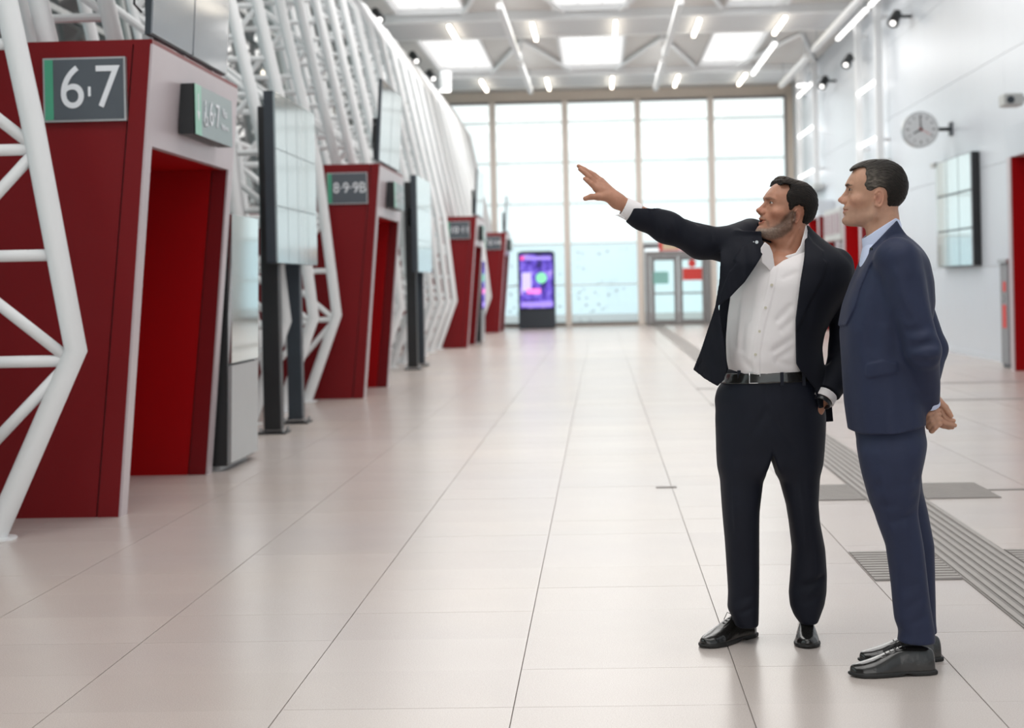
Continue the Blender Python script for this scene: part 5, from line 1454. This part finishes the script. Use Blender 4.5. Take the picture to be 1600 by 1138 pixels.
    arm = [(W(1174, 377, 6.225), .088), (W(1142, 382, 6.13), .068), (W(1094, 378, 6.09), .060), (W(1042, 356, 6.05), .0555), (W(1004, 338.5, 6.03), .0470), (W(975, 324, 6.02), .0425)]
    ad2 = arm[-2][0] - arm[-1][0]; ad2 = ad2 / np.linalg.norm(ad2)
    cuffp = W(986, 329.5, 6.025)
    sl = [(W(1306, 416, 6.18), .070), (W(1318, 470, 6.20), .062), (W(1320, 545, 6.20), .056), (W(1306, 592, 6.13), .050), (W(1284, 632, 6.07), .046)]
    dl = sl[-1][0] - sl[-2][0]; dl = dl / np.linalg.norm(dl); cl = W(1294, 613, 6.09)
    def jacket(P):
        t = J(P)
        wv = .003 * wob(P * np.array((1, 1, .4)), 28, 2)
        t = t + wv
        rp = poly2(P[:, 0], P[:, 2], rpan)
        hem = (W(1290, 655, 6.2)[2] - P[:, 2])
        shell = np.maximum(lift(t, poly2(P[:, 0], P[:, 2], wl_), .0075, .006), -(J(P, -.012)))
        fr = smax(shell, rp, .003)
        fr = np.maximum(fr, P[:, 1] - 6.21)
        bk = smax(t, 6.20 - P[:, 1], .003)
        g = np.maximum(np.minimum(fr, bk), hem)
        g = g + groove(P, W(1262, 470, 6.0), W(1262, 575, 6.0), .02, .004)
        # swung-open front panel
        pn = smax(np.abs(P[:, 1] - y_panel(P)) - .0045, poly2(P[:, 0], P[:, 2], lpan), .002)
        lpn = smax(np.abs(P[:, 1] - y_panel(P) + .006) - .005, poly2(P[:, 0], P[:, 2], llap), .002)
        g = smin(g, pn, .006)
        # side closing the panel to the back
        a = chain(P, arm, .03)
        for (p, q, w, am) in (((1122, 352), (1138, 400), .010, .007), ((1108, 354), (1122, 402), .010, .005), ((1090, 352), (1098, 398), .011, .006), ((1066, 342), (1076, 392), .011, .005), ((1040, 332), (1052, 380), .012, .004), ((1150, 352), (1140, 395), .012, .006),
                              ((1020, 330), (1030, 368), .010, .003), ((1160, 360), (1165, 400), .014, .004)):
            a = a + groove(P, W(p[0], p[1], 6.0), W(q[0], q[1], 6.0), w * 1.4, am * 1.9) + groove(P, W(p[0], p[1], 6.06), W(p[0] * .6 + q[0] * .4, p[1] * .6 + q[1] * .4, 6.03), w, am * .7)
        a = a + .0032 * wob(P, 30, 6)
        a = smax(a, (P - cuffp) @ (-ad2), .003)
        a = np.maximum(a, -(smax(chain(P, [(c, r - .010) for c, r in arm[-3:]], .02), -(P - cuffp) @ (-ad2) - .03, .002)))
        b = chain(P, sl, .03)
        for (p, q, w, am) in (((1298, 520), (1325, 530), .012, .006), ((1296, 545), (1325, 548), .012, .006), ((1292, 565), (1318, 575), .011, .004), ((1300, 450), (1320, 480), .015, .003)):
            b = b + groove(P, W(p[0], p[1], 6.14), W(q[0], q[1], 6.14), w * 1.4, am * 1.8)
        b = b + .0028 * wob(P, 34, 8)
        b = smax(b, (P - cl) @ dl - .0, .003)
        g = smin(g, a, .018)
        g = smin(g, b, .010)
        g = smax(g, -np.maximum(poly2(P[:, 0], P[:, 2], opening), P[:, 1] - 6.17), .002)
        g = np.minimum(g, smin(pn, lpn, .002))
        # armhole seam
        return g + groove(P, W(1296, 400, 6.05), W(1300, 450, 6.03), .007, .002)
    jk = field_part(jacket, (W(968, 400, 6.0)[0], 5.93, W(0, 680, 6.2)[2] - .02), (W(1352, 500, 6.2)[0], 6.42, W(1230, 325, 6.1)[2]), .0033, 'jacket', M['suit1'], man, smooth=2)
    # back corner of the jacket hanging behind the wrist
    bp_ = wp([(1284, 600), (1300, 612), (1304, 660), (1290, 661), (1284, 640)], 6.25)
    field_part(lambda P: smax(poly2(P[:, 0], P[:, 2], bp_), np.abs(P[:, 1] - 6.26 + .03 * np.sin(P[:, 0] * 20)) - .006, .002), W(1275, 670, 6.2), W(1312, 590, 6.32), .003, 'jacket_tail', M['suit1'], man)
    x, y, z = W(1182.3, 378.5, 5.985)
    MB().tube([(x, y, z), (x, y - .004, z)], .0062, 16).build('lapel_pin', M['alu'], jk)
    x, y, z = W(1177.5, 378, 5.985)
    MB().tube([(x, y, z), (x, y - .003, z)], .0022, 10).build('lapel_pin', M['alu'], jk)
    # shirt cuffs
    def cuff1(P):
        r = P - cuffp; t = r @ ad2; rad = np.linalg.norm(r - t[:, None] * ad2, axis=1)
        f = np.maximum(np.abs(rad - (.0385 - .03 * np.clip(t, -.04, 0) * -1)) - .0022, np.maximum(-.033 - t, t - .03))
        tab = chain(P, [(W(975, 341, 6.0), .0045), (W(968, 336.5, 6.0), .003), (W(961.5, 336.3, 6.0), .002)])
        return np.minimum(f, tab)
    field_part(cuff1, cuffp - .09, cuffp + .09, .0026, 'shirt_cuff', M['shirt1'], man)
    c2 = W(1289, 621, 6.08)
    def cuff2(P):
        r = P - c2; t = r @ dl; rad = np.linalg.norm(r - t[:, None] * dl, axis=1)
        return np.maximum(np.abs(rad - .0395) - .003, np.abs(t) - .016)
    field_part(cuff2, c2 - .07, c2 + .07, .0026, 'shirt_cuff', M['shirt1'], man)
    c3 = c2 + dl * .022
    def watch(P):
        r = P - c3; t = r @ dl; rad = np.linalg.norm(r - t[:, None] * dl, axis=1)
        return smax(np.abs(rad - .0315) - .003, np.abs(t) - .009, .002)
    wt = field_part(watch, c3 - .06, c3 + .06, .0024, 'wristwatch', M['button_d'], None)
    setp(wt, 'black wristwatch on the wrist at the trouser pocket of the white-shirted man', 'watch')
    # ---- trousers, belt
    Hs = Stack(((574, 1138, 1268, 6.18, .160), (590, 1133, 1272, 6.18, .162), (606, 1121, 1282, 6.18, .162), (622, 1117, 1287, 6.18, .160), (650, 1119, 1288, 6.18, .155), (680, 1121, 1287, 6.18, .148), (706, 1122, 1285, 6.18, .135), (745, 1125, 1283, 6.18, .12)), .009)
    A_ = Stack(((640, 1122, 1206, 6.18, .115), (680, 1121.5, 1204, 6.18, .115), (706, 1122, 1202, 6.18, .112), (720, 1123, 1199, 6.18, .108), (752, 1125.5, 1192.5, 6.18, .102), (800, 1129, 1187, 6.18, .092), (843, 1132.5, 1186, 6.19, .086), (880, 1134.5, 1185.5, 6.2, .080), (925, 1137, 1185.5, 6.21, .076), (950, 1136, 1185.5, 6.215, .078), (962, 1142, 1185.5, 6.22, .078), (978, 1149, 1185, 6.225, .076)), .007)
    B_ = Stack(((640, 1200, 1286, 6.18, .115), (680, 1203, 1286, 6.18, .115), (706, 1204, 1285, 6.18, .112), (733, 1212.5, 1282, 6.18, .106), (788, 1228, 1279, 6.19, .096), (815, 1232.5, 1281, 6.2, .092), (857, 1237.5, 1289, 6.22, .086), (898, 1234.5, 1292, 6.23, .080), (925, 1232, 1291.5, 6.24, .078), (945, 1234, 1288, 6.245, .078), (960, 1240, 1282, 6.25, .076), (972, 1249, 1277, 6.25, .074)), .007)
    def trousers(P):
        a = A_(P, khi=.06); b = B_(P, khi=.06)
        a = a + groove(P, W(1142, 640, 6.05), W(1150, 900, 6.11), .009, -.004) + groove(P, W(1140, 945, 6.13), W(1180, 930, 6.13), .012, .007) + groove(P, W(1142, 965, 6.14), W(1183, 948, 6.14), .010, .005) + groove(P, W(1150, 720, 6.07), W(1195, 712, 6.08), .014, .004)
        b = b + groove(P, W(1240, 660, 6.05), W(1262, 890, 6.13), .009, -.004) + groove(P, W(1236, 925, 6.16), W(1285, 905, 6.16), .014, .008) + groove(P, W(1240, 948, 6.16), W(1280, 935, 6.16), .011, .005) + groove(P, W(1215, 745, 6.08), W(1250, 715, 6.07), .013, .004)
        w = .003 * wob(P * np.array((1, 1, .35)), 30, 12)
        c = smax(Hs(P, klo=.06) + w, ((W(1202, 706, 6.18)[2] - P[:, 2]) - np.abs(P[:, 0] - W(1203, 706, 6.18)[0]) * 3.2) / 3.35, .02)
        c = c + groove(P, W(1196, 600, 6.02), W(1202, 706, 6.05), .008, .0025) + groove(P, W(1160, 700, 6.04), W(1200, 640, 6.02), .014, .003) + groove(P, W(1240, 700, 6.04), W(1206, 650, 6.02), .014, .003)
        c = c + groove(P, W(1126, 612, 6.06), W(1120, 650, 6.10), .006, .004) + groove(P, W(1268, 603, 6.05), W(1284, 640, 6.08), .007, .005)
        l = smin(a + w, b + w, .006)
        return smin(l, c, .025)
    tr = field_part(trousers, (W(1100, 650, 6.2)[0], 5.98, .04), (W(1306, 650, 6.2)[0], 6.38, W(1200, 580, 6.2)[2]), .0038, 'trousers', M['trou1'], man, smooth=2)
    zb0, zb1 = W(1190, 600, 6.02)[2], W(1190, 583.5, 6.02)[2]
    def belt(P):
        sl_ = (P[:, 0] - W(1190, 590, 6.02)[0]) * .02
        return smax(np.maximum(Hs(P, .0065, zhi=9), -Hs(P, .001, zhi=9, zlo=-9)), np.maximum(zb0 - P[:, 2] + sl_, P[:, 2] - sl_ - zb1), .002)
    field_part(belt, (W(1105, 590, 6.2)[0], 5.98, zb0 - .03), (W(1300, 590, 6.2)[0], 6.38, zb1 + .04), .0028, 'belt', M['leather'], man)
    def fy(px, py, g=.008):
        p = U(px, py, 6.02); return Hs.front(p.x, p.z) - g
    bk = MB()
    yb = fy(1179, 591, .010)
    c = [W(x, y, yb) for x, y in ((1171, 582.5), (1187.5, 582.5), (1187.5, 599), (1171, 599), (1171, 582.5))]
    bk.tube(c, .0022, 8); 
    o = bk.build('belt_buckle', M['steel'], man, smooth=True)
    for (px, py) in ((1155, 589), (1222, 592), (1256, 592)):
        p = W(px, py, fy(px, py)); MB().box((p[0] - .006, p[1] - .003, p[2] - .026), (p[0] + .006, p[1] + .012, p[2] + .024)).build('belt_loop', M['trou1'], man)
    # shoes
    shoe((U(1178, 1000, 6.30).x, 6.33, 0), (U(1097, 1008, 6.1).x, 6.115, 0), man)
    shoe((U(1260, 990, 6.35).x, 6.365, 0), (U(1262, 1012, 6.08).x, 6.08, 0), man)
    return man
build_white()
